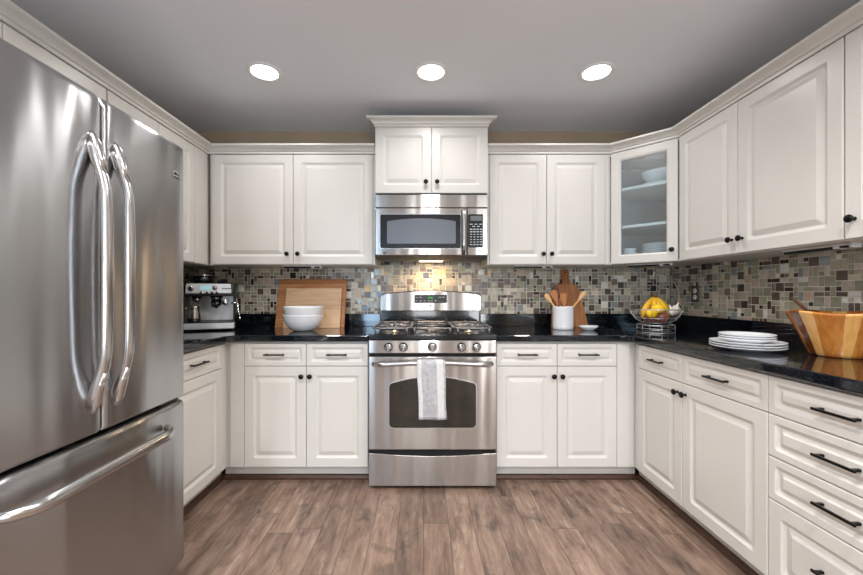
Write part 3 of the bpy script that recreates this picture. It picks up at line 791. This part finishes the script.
M['mw_window'] = noisy('mw_window', (104, 108, 116), (96, 100, 108), 400, 0.25, metal=.3)
b = MB('mw_window'); b.prism(arch_rect(mx_(387.2), mx_(455.6), mz_(243.8), mz_(221.3), .018, .008), -.0098, -.0091, 'XZ'); b.obj('window', md)
b = MB('steel_handle'); n = 16
b.tube([(mx_(463.3) , -.008 - .036 * min(1, math.sin(PI * k / n) * 2.2) ** .7, mz_(254.2) + (mz_(208.6) - mz_(254.2)) * k / n) for k in range(n + 1)], .0125, 12, flat=(1.0, .8)); b.obj('handle', md)
emblem(md, mx_(384.4), mz_(252.3), -.006, .0135)
b = MB(['black_glass', 'display_grey', 'key_white'])
b.prism(rrect(mx_(468), mx_(482.8), mz_(247.6), mz_(214.4), .008), -.0062, -.0042, 'XZ')
b.mi = 1; b.box(mx_(470.2), mx_(482.0), -.0070, -.0060, mz_(221), mz_(216))
b.mi = 2
for q, ps in ((224.4, (471, 475.8, 480.4)), (226.6, (473.6, 478.2))):
    for p in ps: b.box(mx_(p - 1.4), mx_(p + 1.4), -.0070, -.0061, mz_(q) - .0028, mz_(q) + .0028)
for j in range(7):
    q = 229.4 + j * 2.55
    for i in range(4):
        p = 471.0 + i * 3.3; w_ = .9 if (2 <= j <= 5 and i < 3) else 1.25; h_ = .0035 if j < 2 else .0026
        b.box(mx_(p - w_), mx_(p + w_), -.0070, -.0061, mz_(q) - h_, mz_(q) + h_)
b.obj('keypad', mk)
b = MB('fridge_side'); b.prism([(-.002, 1.4235), (.10, 1.405), (.30, 1.405), (.38, 1.427), (.02, 1.427)], -HW + .008, HW - .008, 'YZ'); b.obj('underside', mo)
b = MB('warm_lens'); b.box(-.085, .085, .20, .25, 1.4025, 1.4045); b.obj('cooktop_lamp', mo)
area('cooktop_lamp_light', (.054, MD + .225, 1.398), (0, 0, 0), .17, .06, 2.2, (1.0, .70, .42))

# ------------------------------------------------------------------ under-cabinet lights
def undercab(x, y, z, rz, L, label):
    t0 = thing('under_cabinet_light', label, 'light bar', (x, y, z), rz, 'slim light bars under the wall cabinets')
    b = MB('trim_white'); b.box(-L / 2, L / 2, -.022, .022, -.005, 0, .001); b.obj('mount', t0)
    b = MB('black_plastic'); b.box(-L / 2 + .004, L / 2 - .075, -.020, .020, -.016, -.0055, .003); b.obj('lamp_housing', t0)
    b = MB('trim_white'); b.box(L / 2 - .072, L / 2 - .05, -.020, .020, -.016, -.0055, .002); b.obj('connector', t0)
    b = MB('trim_white'); b.box(L / 2 - .012, L / 2, -.020, .020, -.016, -.0055, .002); b.obj('end_cap', t0)
    b = MB('black_plastic'); b.box(L / 2 - .048, L / 2 - .014, -.018, .018, -.014, -.0055, .002); b.obj('switch', t0)
zu = UZ0 - .0035
undercab((303 - 423.5) * 2.72 / 380, 2.72, zu, 0, .27, 'slim light bar under the cabinet above the cutting boards')
undercab((533 - 423.5) * 2.72 / 380, 2.72, zu, 0, .27, 'slim light bar under the cabinet above the paddle board')
undercab(1.535, 2.585, zu + .003, ang, .27, 'slim light bar under the glass-door corner cabinet')
undercab(1.70, 1.635, zu, -PI / 2, .29, 'slim light bar under the right wall cabinet above the wooden bowl')

# ------------------------------------------------------------------ outlet on the right wall
oy = 380 * 1.912 / (695.5 - 423.5); oz = EYE - (294 - 293.5) * oy / 380
ot = thing('wall_outlet', 'double electrical outlet with dark bronze plate on the tiled right wall', 'outlet', (XR - .0072, oy, oz), -PI / 2)
b = MB('plate_bronze'); b.prism(rrect(-.036, .036, -.058, .058, .004), -.005, -.0002, 'XZ'); b.obj('cover_plate', ot, bevel=.0015)
for s_ in (-1, 1):
    b = MB(['socket_cream', 'black_plastic']); b.lathe([(.0175, -.0051), (.0175, -.008), (.016, -.009), (0, -.009)], (0, 0, s_ * .022), 20, 'Y')
    b.mi = 1
    for q in (-.006, .006): b.box(q - .0012, q + .0012, -.0095, -.0088, s_ * .022, s_ * .022 + .008)
    b.obj('socket', ot)

# ------------------------------------------------------------------ espresso machine
CT = .9145
em = thing('espresso_machine', 'stainless and black espresso machine in the left corner of the counter', 'coffee machine', (-1.468, 2.600, CT), math.radians(22))
b = MB('black_plastic')     # side walls, rear tank
b.box(-.160, -.146, .03, .285, .012, .325, .006, 2); b.box(.146, .160, .03, .285, .012, .325, .006, 2); b.box(-.146, .146, .20, .285, .012, .325, .004)
b.obj('housing', em)
b = MB('steel_matte'); b.box(-.145, .145, .186, .199, .06, .235); b.obj('back_plate', em)
b = MB('steel_matte'); b.box(-.158, .158, -.03, .195, .010, .052, .006, 2); b.obj('drip_tray', em)
b = MB('black_plastic'); b.box(-.150, .150, -.022, .180, .0525, .056); 
for k in range(12): b.box(-.14 + k * .0245, -.132 + k * .0245, -.015, .17, .0562, .0585)
b.obj('drip_grate', em)
for sx in (-1, 1):
    for yy in (0, .26):
        b = MB('rubber'); b.cyl((sx * .13, yy, 0), (sx * .13, yy, .0115), .014, 12); b.obj('foot', em)
b = MB('black_plastic'); b.box(-.162, .162, -.004, .285, .235, .252, .006, 2); b.box(-.158, .158, .012, .285, .252, .328, .008, 2); b.obj('head', em)
b = MB('steel_matte'); b.prism([(-.138, .254), (.138, .254), (.134, .320), (-.134, .320)], -.012, .011, 'XZ'); hp = b.obj('front_panel', em, bevel=.003)
b = MB(['display_cyan', 'chrome', 'black_plastic', 'key_white'])
b.box(-.052, .012, -.0145, -.0121, .279, .306)
b.mi = 1; b.lathe([(.019, -.012), (.019, -.018), (.016, -.024), (0, -.025)], (-.105, 0, .288), 22, 'Y'); b.lathe([(.015, -.012), (.015, -.020), (0, -.021)], (.038, 0, .292), 20, 'Y')
for x_ in (-.045, -.01, .02, .05): b.lathe([(.0085, -.012), (.0085, -.016), (0, -.017)], (x_, 0, .262), 16, 'Y')
b.mi = 2; b.lathe([(.010, -.0251), (.010, -.0255), (0, -.0256)], (-.105, 0, .288), 16, 'Y')
b.mi = 2
for k in range(7): b.box(.080 + k * .009, .086 + k * .009, -.0135, -.0119, .284, .292)
b.obj('controls', hp)
b = MB('black_plastic'); b.lathe([(.060, .329), (.064, .345), (.066, .375)], (-.055, .15, 0), 30); b.obj('hopper_base', em)
b = MB('chrome'); b.lathe([(.064, .3755), (.066, .380), (.064, .388), (.03, .394), (0, .395)], (-.055, .15, 0), 30); b.obj('hopper_lid', em)
b = MB('black_plastic'); b.lathe([(.020, .3285), (.020, .345), (.014, .352), (0, .353)], (.06, .12, 0), 20); b.obj('tamper_cap', em)
b = MB('chrome'); b.lathe([(.036, .234), (.036, .214), (.03, .208), (.03, .2)], (.035, .08, 0), 26); b.lathe([(.028, .234), (.024, .205), (.018, .19)], (-.085, .08, 0), 22); b.obj('group_head', em)
pfh = MB('chrome'); pfh.lathe([(.034, .2), (.034, .176), (.02, .166), (.008, .150)], (.035, .08, 0), 24); pfh = pfh.obj('portafilter', em)
b = MB('black_plastic'); b.tube([(.035, .045, .186), (.035, .0, .184), (.035, -.045, .176), (.035, -.075, .172)], [.008, .011, .013, .012], 14); b.obj('handle', pfh)
b = MB('chrome'); b.lathe([(.020, -.006), (.020, -.013), (.018, -.016), (0, -.016)], (.098, .01, .192), 24, 'Y'); b.cyl((.098, .003, .192), (.098, .05, .20), .008, 10); b.obj('pressure_gauge', em)
b = MB('chrome'); b.tube([(.150, .05, .235), (.166, .035, .215), (.176, .02, .17), (.184, .005, .12), (.190, -.008, .085)], .0042, 10); b.cyl((.190, -.008, .088), (.192, -.012, .070), .006, 10); b.obj('steam_wand', em)
b = MB('chrome'); b.lathe([(.006, .156), (.017, .15), (.02, .16), (.0, .163)], (.152, .02, .03), 14); b.obj('steam_knob', em)
# steel milk jug on the drip tray
ju = thing('milk_jug', 'small stainless steel milk jug standing on the coffee machine tray', 'jug', (-1.468 - .095 * math.cos(.384) - .04 * math.sin(.384), 2.600 - .095 * math.sin(.384) + .04 * math.cos(.384), CT + .0590), .384)
b = MB('steel_handle'); b.lathe([(0, 0), (.036, 0), (.042, .006), (.043, .03), (.036, .075), (.035, .098), (.038, .106), (.0365, .106), (.0335, .098), (.0345, .075), (.041, .03), (.040, .008), (0, .004)], seg=30); b.obj('cup', ju)
b = MB('steel_handle'); b.tube([(-.034, 0, .095), (-.058, 0, .092), (-.064, 0, .07), (-.058, 0, .035), (-.041, 0, .028)], .0038, 10, flat=(1.5, 1)); b.obj('handle', ju)

# ------------------------------------------------------------------ cutting boards leaning on the back upstand
def leaning(name, label, cat, x, ybase, tilt, build):
    t0 = thing(name, label, cat, (x, ybase, CT)); t0.rotation_euler = (-tilt, 0, 0); build(t0); return t0
def bd1(t0):
    b = MB('board_maple'); b.box(-.257, .257, 0, .020, 0, .376, .004, 2)
    b.obj('slab', t0)
o = leaning('cutting_board', 'large brown wooden cutting board leaning at the back behind a smaller one', 'cutting board', (311.2 - 423.5) * 2.86 / 380, 2.812, math.radians(14.5), bd1)
def bd2(t0):
    b = MB('board_beech'); b.box(-.208, .208, 0, .018, 0, .304, .003, 2); b.obj('slab', t0)
leaning('cutting_board', 'smaller pale wooden cutting board leaning in front of the larger one', 'cutting board', (311 - 423.5) * 2.78 / 380, 2.785, math.radians(14.5), bd2)
def pad(t0):
    b = MB('paddle_wood')
    half = [(.138, 0), (.138, .004), (.132, .06), (.118, .16), (.102, .25), (.090, .305), (.080, .322), (.062, .332), (.036, .338), (.028, .350), (.026, .375), (.028, .40), (.031, .43), (.028, .447), (.015, .455)]
    b.prism([(x_, z_) for x_, z_ in half] + [(-x_, z_) for x_, z_ in reversed(half)], 0, .018, 'XZ'); b.obj('slab', t0, bevel=.003)
    b = MB('spoon_dark'); b.lathe([(.008, -.0008), (.008, .0005)], (0, 0, .43), 16, 'Y'); b.obj('hang_hole', t0)
leaning('paddle_board', 'wooden paddle board with a handle leaning behind the utensil crock', 'cutting board', (568.6 - 423.5) * 2.86 / 380, 2.830, math.radians(13.5), pad)

# ------------------------------------------------------------------ white mixing bowls, one nested in the other
bx_, by_ = (303.3 - 423.5) * 2.60 / 380, 2.60
BP = [(0, 0), (.060, 0), (.066, .002), (.090, .016), (.115, .045), (.128, .078), (.133, .104), (.1345, .110), (.132, .111), (.1295, .104), (.124, .078), (.110, .046), (.085, .020), (.05, .008), (0, .006)]
b = MB('ceramic'); b.lathe(BP, seg=56); o = b.obj('mixing_bowl'); o.location = (bx_, by_, CT)
tag(o, 'large white ceramic mixing bowl, the lower outer one of the nested pair', 'bowl', 'nested white bowls')
b = MB('ceramic'); b.lathe([(r_ * .985, z_ * 1.0) for r_, z_ in BP], seg=56); o = b.obj('mixing_bowl'); o.location = (bx_, by_, CT + .054)
tag(o, 'white ceramic mixing bowl nested inside the lower one, upper of the pair', 'bowl', 'nested white bowls')

# ------------------------------------------------------------------ utensil crock
cx_, cy_ = (563 - 423.5) * 2.70 / 380, 2.70
b = MB('ceramic'); b.lathe([(0, 0), (.067, 0), (.0705, .003), (.071, .02), (.071, .154), (.072, .160), (.0695, .162), (.066, .158), (.0655, .02), (.063, .010), (0, .010)], seg=48)
o = b.obj('utensil_crock'); o.location = (cx_, cy_, CT); tag(o, 'white ceramic crock holding wooden cooking utensils', 'crock')
def utensil(name, label, mt, tip, foot, kind, g='wooden utensils in the white crock'):
    """foot and tip relative to crock centre; head built as a flat paddle or spoon oval around the tip"""
    f = Vector(foot); tp = Vector(tip); d = (tp - f); L = d.length; d.normalize()
    t0 = thing(name, label, 'utensil', (cx_ + f.x, cy_ + f.y, CT + f.z), 0, g)
    q = Vector((0, 0, 1)).rotation_difference(d); t0.rotation_mode = 'QUATERNION'; t0.rotation_quaternion = q
    b = MB(mt); b.tube([(0, 0, 0), (0, 0, L * .35), (0, 0, L - .075)], [.0055, .0065, .0048], 10); b.obj('handle', t0)
    b = MB(mt)
    if kind == 'spoon':
        b.tube([(0, 0, L - .085), (0, 0, L - .072), (0, .001, L - .055), (0, .002, L - .035), (0, .002, L - .016), (0, .001, L - .004), (0, 0, L)], [.005, .009, .015, .018, .017, .011, .003], 16, flat=(1, .22))
    elif kind == 'spatula':
        pf = [(-.006, L - .085), (-.019, L - .06), (-.024, L - .03), (-.022, L - .004), (-.016, L), (.020, L), (.025, L - .006), (.022, L - .05), (.006, L - .085)]
        b.prism(pf, -.003, .003, 'XZ')
    else:      # slotted turner
        b.prism([(-.026, L - .020), (-.024, L), (.024, L), (.026, L - .020)], -.003, .003, 'XZ')
        b.prism([(-.006, L - .095), (-.024, L - .075), (-.024, L - .065), (.024, L - .065), (.024, L - .075), (.006, L - .095)], -.003, .003, 'XZ')
        for k in range(4): b.box(-.024 + k * .0140, -.018 + k * .0140, -.003, .003, L - .067, L - .018)
    b.obj('head', t0)
utensil('wooden_spoon', 'pale wooden spoon in the crock, leaning out to the right', 'spoon_light', (.158, -.01, .268), (-.045, .005, .012), 'spoon')
utensil('wooden_spoon', 'pale-handled wooden spoon in the crock, leaning out farthest left', 'spoon_light', (-.130, -.015, .250), (.045, .01, .012), 'spoon')
utensil('wooden_spatula', 'brown wooden spatula in the crock, beside the leftmost spoon', 'spoon_mid', (-.070, .02, .275), (.03, -.012, .012), 'spatula')
utensil('slotted_turner', 'dark brown slotted turner standing upright in the crock', 'spoon_dark', (-.045, .045, .300), (-.01, -.04, .012), 'turner')
utensil('wooden_spatula', 'mid-brown wooden spatula near the centre of the crock', 'spoon_mid', (-.005, -.012, .255), (.01, -.045, .012), 'spatula')

# small white spoon rest
o_ = ((588.5 - 423.5) * 2.63 / 380, 2.63)
b = MB('ceramic'); b.lathe([(0, 0), (.034, 0), (.038, .004), (.056, .017), (.064, .029), (.0625, .0305), (.054, .020), (.034, .008), (0, .006)], seg=40, sx=1.0, sy=.9,
                          fn=lambda a, h: 1 + (.12 * max(0, math.cos(a - .3)) ** 12 if h > .018 else 0))
o = b.obj('spoon_rest'); o.location = (o_[0], o_[1], CT); tag(o, 'small white ceramic spoon rest dish right of the utensil crock', 'dish')

# ------------------------------------------------------------------ wire fruit basket with banana hook
fx, fy = (655.5 - 423.5) * 2.47 / 380, 2.47
fb = thing('fruit_basket', 'round silver wire fruit basket with a tall curved banana hook', 'fruit basket', (fx, fy, CT))
def ring(b, r_, z_, w_=.0022, n=40): b.tube([(r_ * math.cos(2 * PI * k / n), r_ * math.sin(2 * PI * k / n), z_) for k in range(n)], w_, 8, closed=True)
b = MB('wire'); ring(b, .108, .0035, .003); ring(b, .108, .030, .002); ring(b, .108, .052, .003)
for k in range(6):
    a = k * PI / 3 + .3; b.tube([(.108 * math.cos(a), .108 * math.sin(a), .0035), (.108 * math.cos(a), .108 * math.sin(a), .052)], .0024, 8)
    b.tube([(.108 * math.cos(a), .108 * math.sin(a), .052), (.06 * math.cos(a), .06 * math.sin(a), .061)], .002, 8)
b.obj('base_ring', fb)
b = MB('wire')
BW = [(.060, .063), (.085, .068), (.112, .085), (.132, .110), (.146, .140), (.152, .152)]
ring(b, .152, .152, .003); ring(b, .060, .063, .0022); ring(b, .122, .097, .0018)
for k in range(28):
    a = 2 * PI * k / 28; b.tube([(r_ * math.cos(a), r_ * math.sin(a), z_) for r_, z_ in BW], .0012, 6)
for k in range(6):
    a = k * PI / 6; b.tube([(.06 * math.cos(a), .06 * math.sin(a), .063), (-.06 * math.cos(a), -.06 * math.sin(a), .063)], .0012, 6)
b.obj('wire_bowl', fb)
b = MB('wire'); b.tube([(.150, .04, .150), (.172, .03, .19), (.168, .022, .25), (.142, .015, .310), (.092, .008, .358), (.045, .002, .387), (.006, 0, .393), (-.012, 0, .386), (-.012, 0, .372), (-.002, 0, .366)], .0034, 10); b.obj('hook', fb)
# bananas: one bunch hanging down into the basket
bn = thing('banana_bunch', 'bunch of ripe yellow bananas resting upright in the wire basket', 'bananas', (fx + .005, fy + .015, CT + .245))
b = MB('banana_tip'); b.tube([(0, 0, .014), (0, .002, .0), (0, .004, -.012)], [.008, .0115, .015], 12); b.obj('stem', bn)
for k, (a, sp, ln) in enumerate([(-2.7, .80, 1.0), (-2.0, .56, .98), (-1.25, .42, 1.0), (-.55, .62, 1.03), (.15, .74, .95)]):
    b = MB(['banana', 'banana_tip']); pts = []; rs = []; n = 12
    for i in range(n + 1):
        u = i / n; out = sp * .125 * math.sin(u * PI * .62) ; z_ = -.008 - .158 * u * ln
        pts.append((math.cos(a) * out * 1.0, math.sin(a) * out * .62 , z_))
        rs.append([.006, .008, .012, .0155, .0175, .0185, .019, .0188, .018, .0165, .013, .0075, .004][i])
    b.tube(pts, rs, 10)
    for f in b.bm.faces:
        zc_ = f.calc_center_median().z
        if zc_ > -.016 or zc_ < -.158 * ln: f.material_index = 1
    b.obj('banana', bn)
def fruit(name, label, cat, x, y, z, prof, mt, group, rot=(0, 0, 0), seg=24, fn=None):
    b = MB(mt); b.lathe(prof, seg=seg, fn=fn); o = b.obj(name); o.location = (fx + x, fy + y, CT + z); o.rotation_euler = rot
    return tag(o, label, cat, group)
LEM = [(0, -.042), (.006, -.040), (.010, -.036), (.020, -.029), (.027, -.016), (.030, 0), (.027, .016), (.020, .029), (.010, .036), (.006, .041), (0, .043)]
fruit('lemon', 'lemon lying low at the left front of the fruit basket', 'lemon', -.070, -.072, .128, LEM, 'lemon', 'lemons in the basket', (0, PI / 2, .2))
fruit('lemon', 'lemon lying on top in front of the bananas', 'lemon', -.018, -.060, .158, LEM, 'lemon', 'lemons in the basket', (0, PI / 2 + .2, -.3))
ON = [(0, -.036), (.014, -.034), (.032, -.022), (.040, 0), (.033, .022), (.014, .035), (.006, .044), (.003, .052), (0, .052)]
fruit('onion', 'brown onion at the bottom left of the fruit basket', 'onion', -.050, -.030, .104, ON, 'onion', 'onions in the basket')
fruit('onion', 'brown onion at the bottom middle of the fruit basket', 'onion', .012, -.040, .102, ON, 'onion', 'onions in the basket', (.3, .5, 0))
GA = [(0, -.022), (.010, -.0225), (.022, -.016), (.028, -.004), (.027, .006), (.018, .018), (.007, .026), (.005, .038), (.004, .046), (0, .047)]
gfn = lambda a, h: 1 + .06 * math.cos(7 * a)
fruit('garlic_bulb', 'white garlic bulb in the basket, farthest right against the rim', 'garlic', .112, -.030, .152, GA, 'garlic', 'garlic bulbs in the basket', (.2, .25, 0), 42, gfn)
fruit('garlic_bulb', 'white garlic bulb in the basket, nearest the bananas', 'garlic', .068, -.068, .138, GA, 'garlic', 'garlic bulbs in the basket', (-.2, -.35, 0), 42, gfn)

# ------------------------------------------------------------------ stacked plates
pxx, pyy = 1.457, 1.714
def plate(r_, z, label):
    b = MB('ceramic'); k = r_ / .135
    b.lathe([(0, 0), (.080 * k, 0), (.084 * k, .002), (.100 * k, .006), (.125 * k, .013), (.1345 * k, .0175), (.135 * k, .0192), (.132 * k, .0195), (.122 * k, .016), (.098 * k, .009), (.078 * k, .006), (0, .005)], seg=64)
    o = b.obj('plate'); o.location = (pxx, pyy, CT + z); return tag(o, label, 'plate', 'white plates stacked on the right counter')
z = 0
for k, lab in enumerate(['large white plate at the very bottom of the stack', 'large white plate second from the bottom of the stack', 'large white plate, third from the bottom, topmost of the large ones']):
    plate(.137, z, lab); z += .0110
z += .002
for k, lab in enumerate(['smaller white plate, lowest of the small ones in the stack', 'smaller white plate in the middle of the small ones in the stack', 'smaller white plate on the very top of the stack']):
    plate(.102, z, lab); z += .0095

# ------------------------------------------------------------------ wooden salad bowl of staves + servers
wbx, wby = 1.690, 1.548
sb = thing('salad_bowl', 'large wooden salad bowl made of light and dark staves', 'bowl', (wbx, wby, CT))
NS = 22; sub = 3; seg = NS * sub
kinds = ['stave_amber', 'stave_brown', 'stave_dark', 'stave_pale']
seqk = [0, 1, 3, 0, 2, 1, 0, 3, 2, 1, 2, 3, 0, 0, 3, 0, 1, 2, 0, 2, 1, 3]
prof = [(0.0, .0), (.080, .0), (.086, .003), (.092, .015), (.110, .06), (.130, .11), (.150, .155), (.158, .170), (.160, .176), (.156, .180), (.150, .178), (.138, .155), (.118, .11), (.096, .06), (.078, .022), (.05, .014), (0, .013)]
b = MB(kinds)
def wob(a, h): return 1 + .018 * math.cos(4 * a + .6) * (h / .18)
rings = []
for r_, h_ in prof:
    rings.append([(max(r_, 1e-4) * wob(2 * PI * i / seg, h_) * math.cos(2 * PI * i / seg), max(r_, 1e-4) * wob(2 * PI * i / seg, h_) * math.sin(2 * PI * i / seg), h_ + (.004 * math.cos(4 * 2 * PI * i / seg) * h_ / .18)) for i in range(seg)])
R = [[b.bm.verts.new(p) for p in r_] for r_ in rings]
for a, c_ in zip(R, R[1:]):
    for i in range(seg):
        b.mi = seqk[(i // sub) % NS]; b.face([a[i], a[(i + 1) % seg], c_[(i + 1) % seg], c_[i]], True)
b.obj('staves', sb)
for k, (dx_, dy_, lab) in enumerate([(-.068, .075, 'dark wooden salad server with its handle leaning out of the salad bowl')]):
    sv = thing('salad_server', lab, 'utensil', (wbx, wby, CT))
    b = MB('spoon_dark'); b.tube([(.02, .03, .045), (-.01, .055, .11), (dx_ * .7, dy_ * .9, .17), (dx_ * 1.2, dy_ * 1.15, .215), (dx_ * 1.45, dy_ * 1.3, .236)], [.008, .008, .009, .011, .007], 12, flat=(1.2, .6)); b.obj('handle', sv)
    b = MB('spoon_dark'); b.tube([(.07, -.01, .028), (.055, .005, .026), (.03, .022, .034), (.018, .032, .05)], [.012, .024, .022, .009], 14, flat=(1, .25)); b.obj('head', sv)

# ------------------------------------------------------------------ dishes behind the glass door
def cw(lx, ly):     # local (along the door, into the cabinet) -> world
    return (P1.x + lx * math.cos(ang) - ly * math.sin(ang), P1.y + lx * math.sin(ang) + ly * math.cos(ang))
def dish(name, label, cat, lx, ly, z, prof, sx=1, sy=1, group=None):
    b = MB('ceramic'); b.lathe(prof, seg=44, sx=sx, sy=sy); o = b.obj(name); x, y = cw(lx, ly); o.location = (x, y, z); o.rotation_euler = (0, 0, ang); return tag(o, label, cat, group)
PL = [(0, 0), (.07, 0), (.075, .003), (.11, .016), (.125, .022), (.123, .024), (.105, .018), (.07, .007), (0, .006)]
zs = SH[1] + .0095
dish('serving_platter', 'white oval platter on the top shelf behind the glass door, under the tureen bowl', 'platter', .27, .20, zs, PL, 1.05, .9)
dish('serving_bowl', 'big white bowl lying on the platter on the top shelf behind the glass', 'bowl', .275, .20, zs + .0245, [(0, 0), (.05, 0), (.06, .004), (.095, .03), (.118, .06), (.124, .082), (.121, .083), (.113, .06), (.088, .034), (.05, .010), (0, .008)], 1.05, .85)
zs = UZ0 + .0185
for k in range(8):
    dish('plate', 'white plate at the bottom of the stack behind the glass door|white plate second from the bottom of the stack behind the glass door|white plate third from the bottom of the stack behind the glass door|white plate fourth from the bottom of the stack behind the glass door|white plate fourth from the top of the stack behind the glass door|white plate third from the top of the stack behind the glass door|white plate second from the top of the stack behind the glass door|white plate on top of the stack behind the glass door'.split('|')[k],
         'plate', .26, .20, zs + k * .0135, [(r_ * .9, z_) for r_, z_ in PL], group='plates stacked behind the glass door')
for k in range(3):
    dish('small_bowl', ['small white bowl at the bottom of the left stack behind the glass', 'small white bowl in the middle of the left stack behind the glass', 'small white bowl on top of the left stack behind the glass'][k], 'bowl', .085, .14, zs + k * .026, [(0, 0), (.025, 0), (.03, .003), (.042, .02), (.048, .042), (.046, .043), (.038, .022), (.024, .007), (0, .006)], group='small bowls nested behind the glass door')
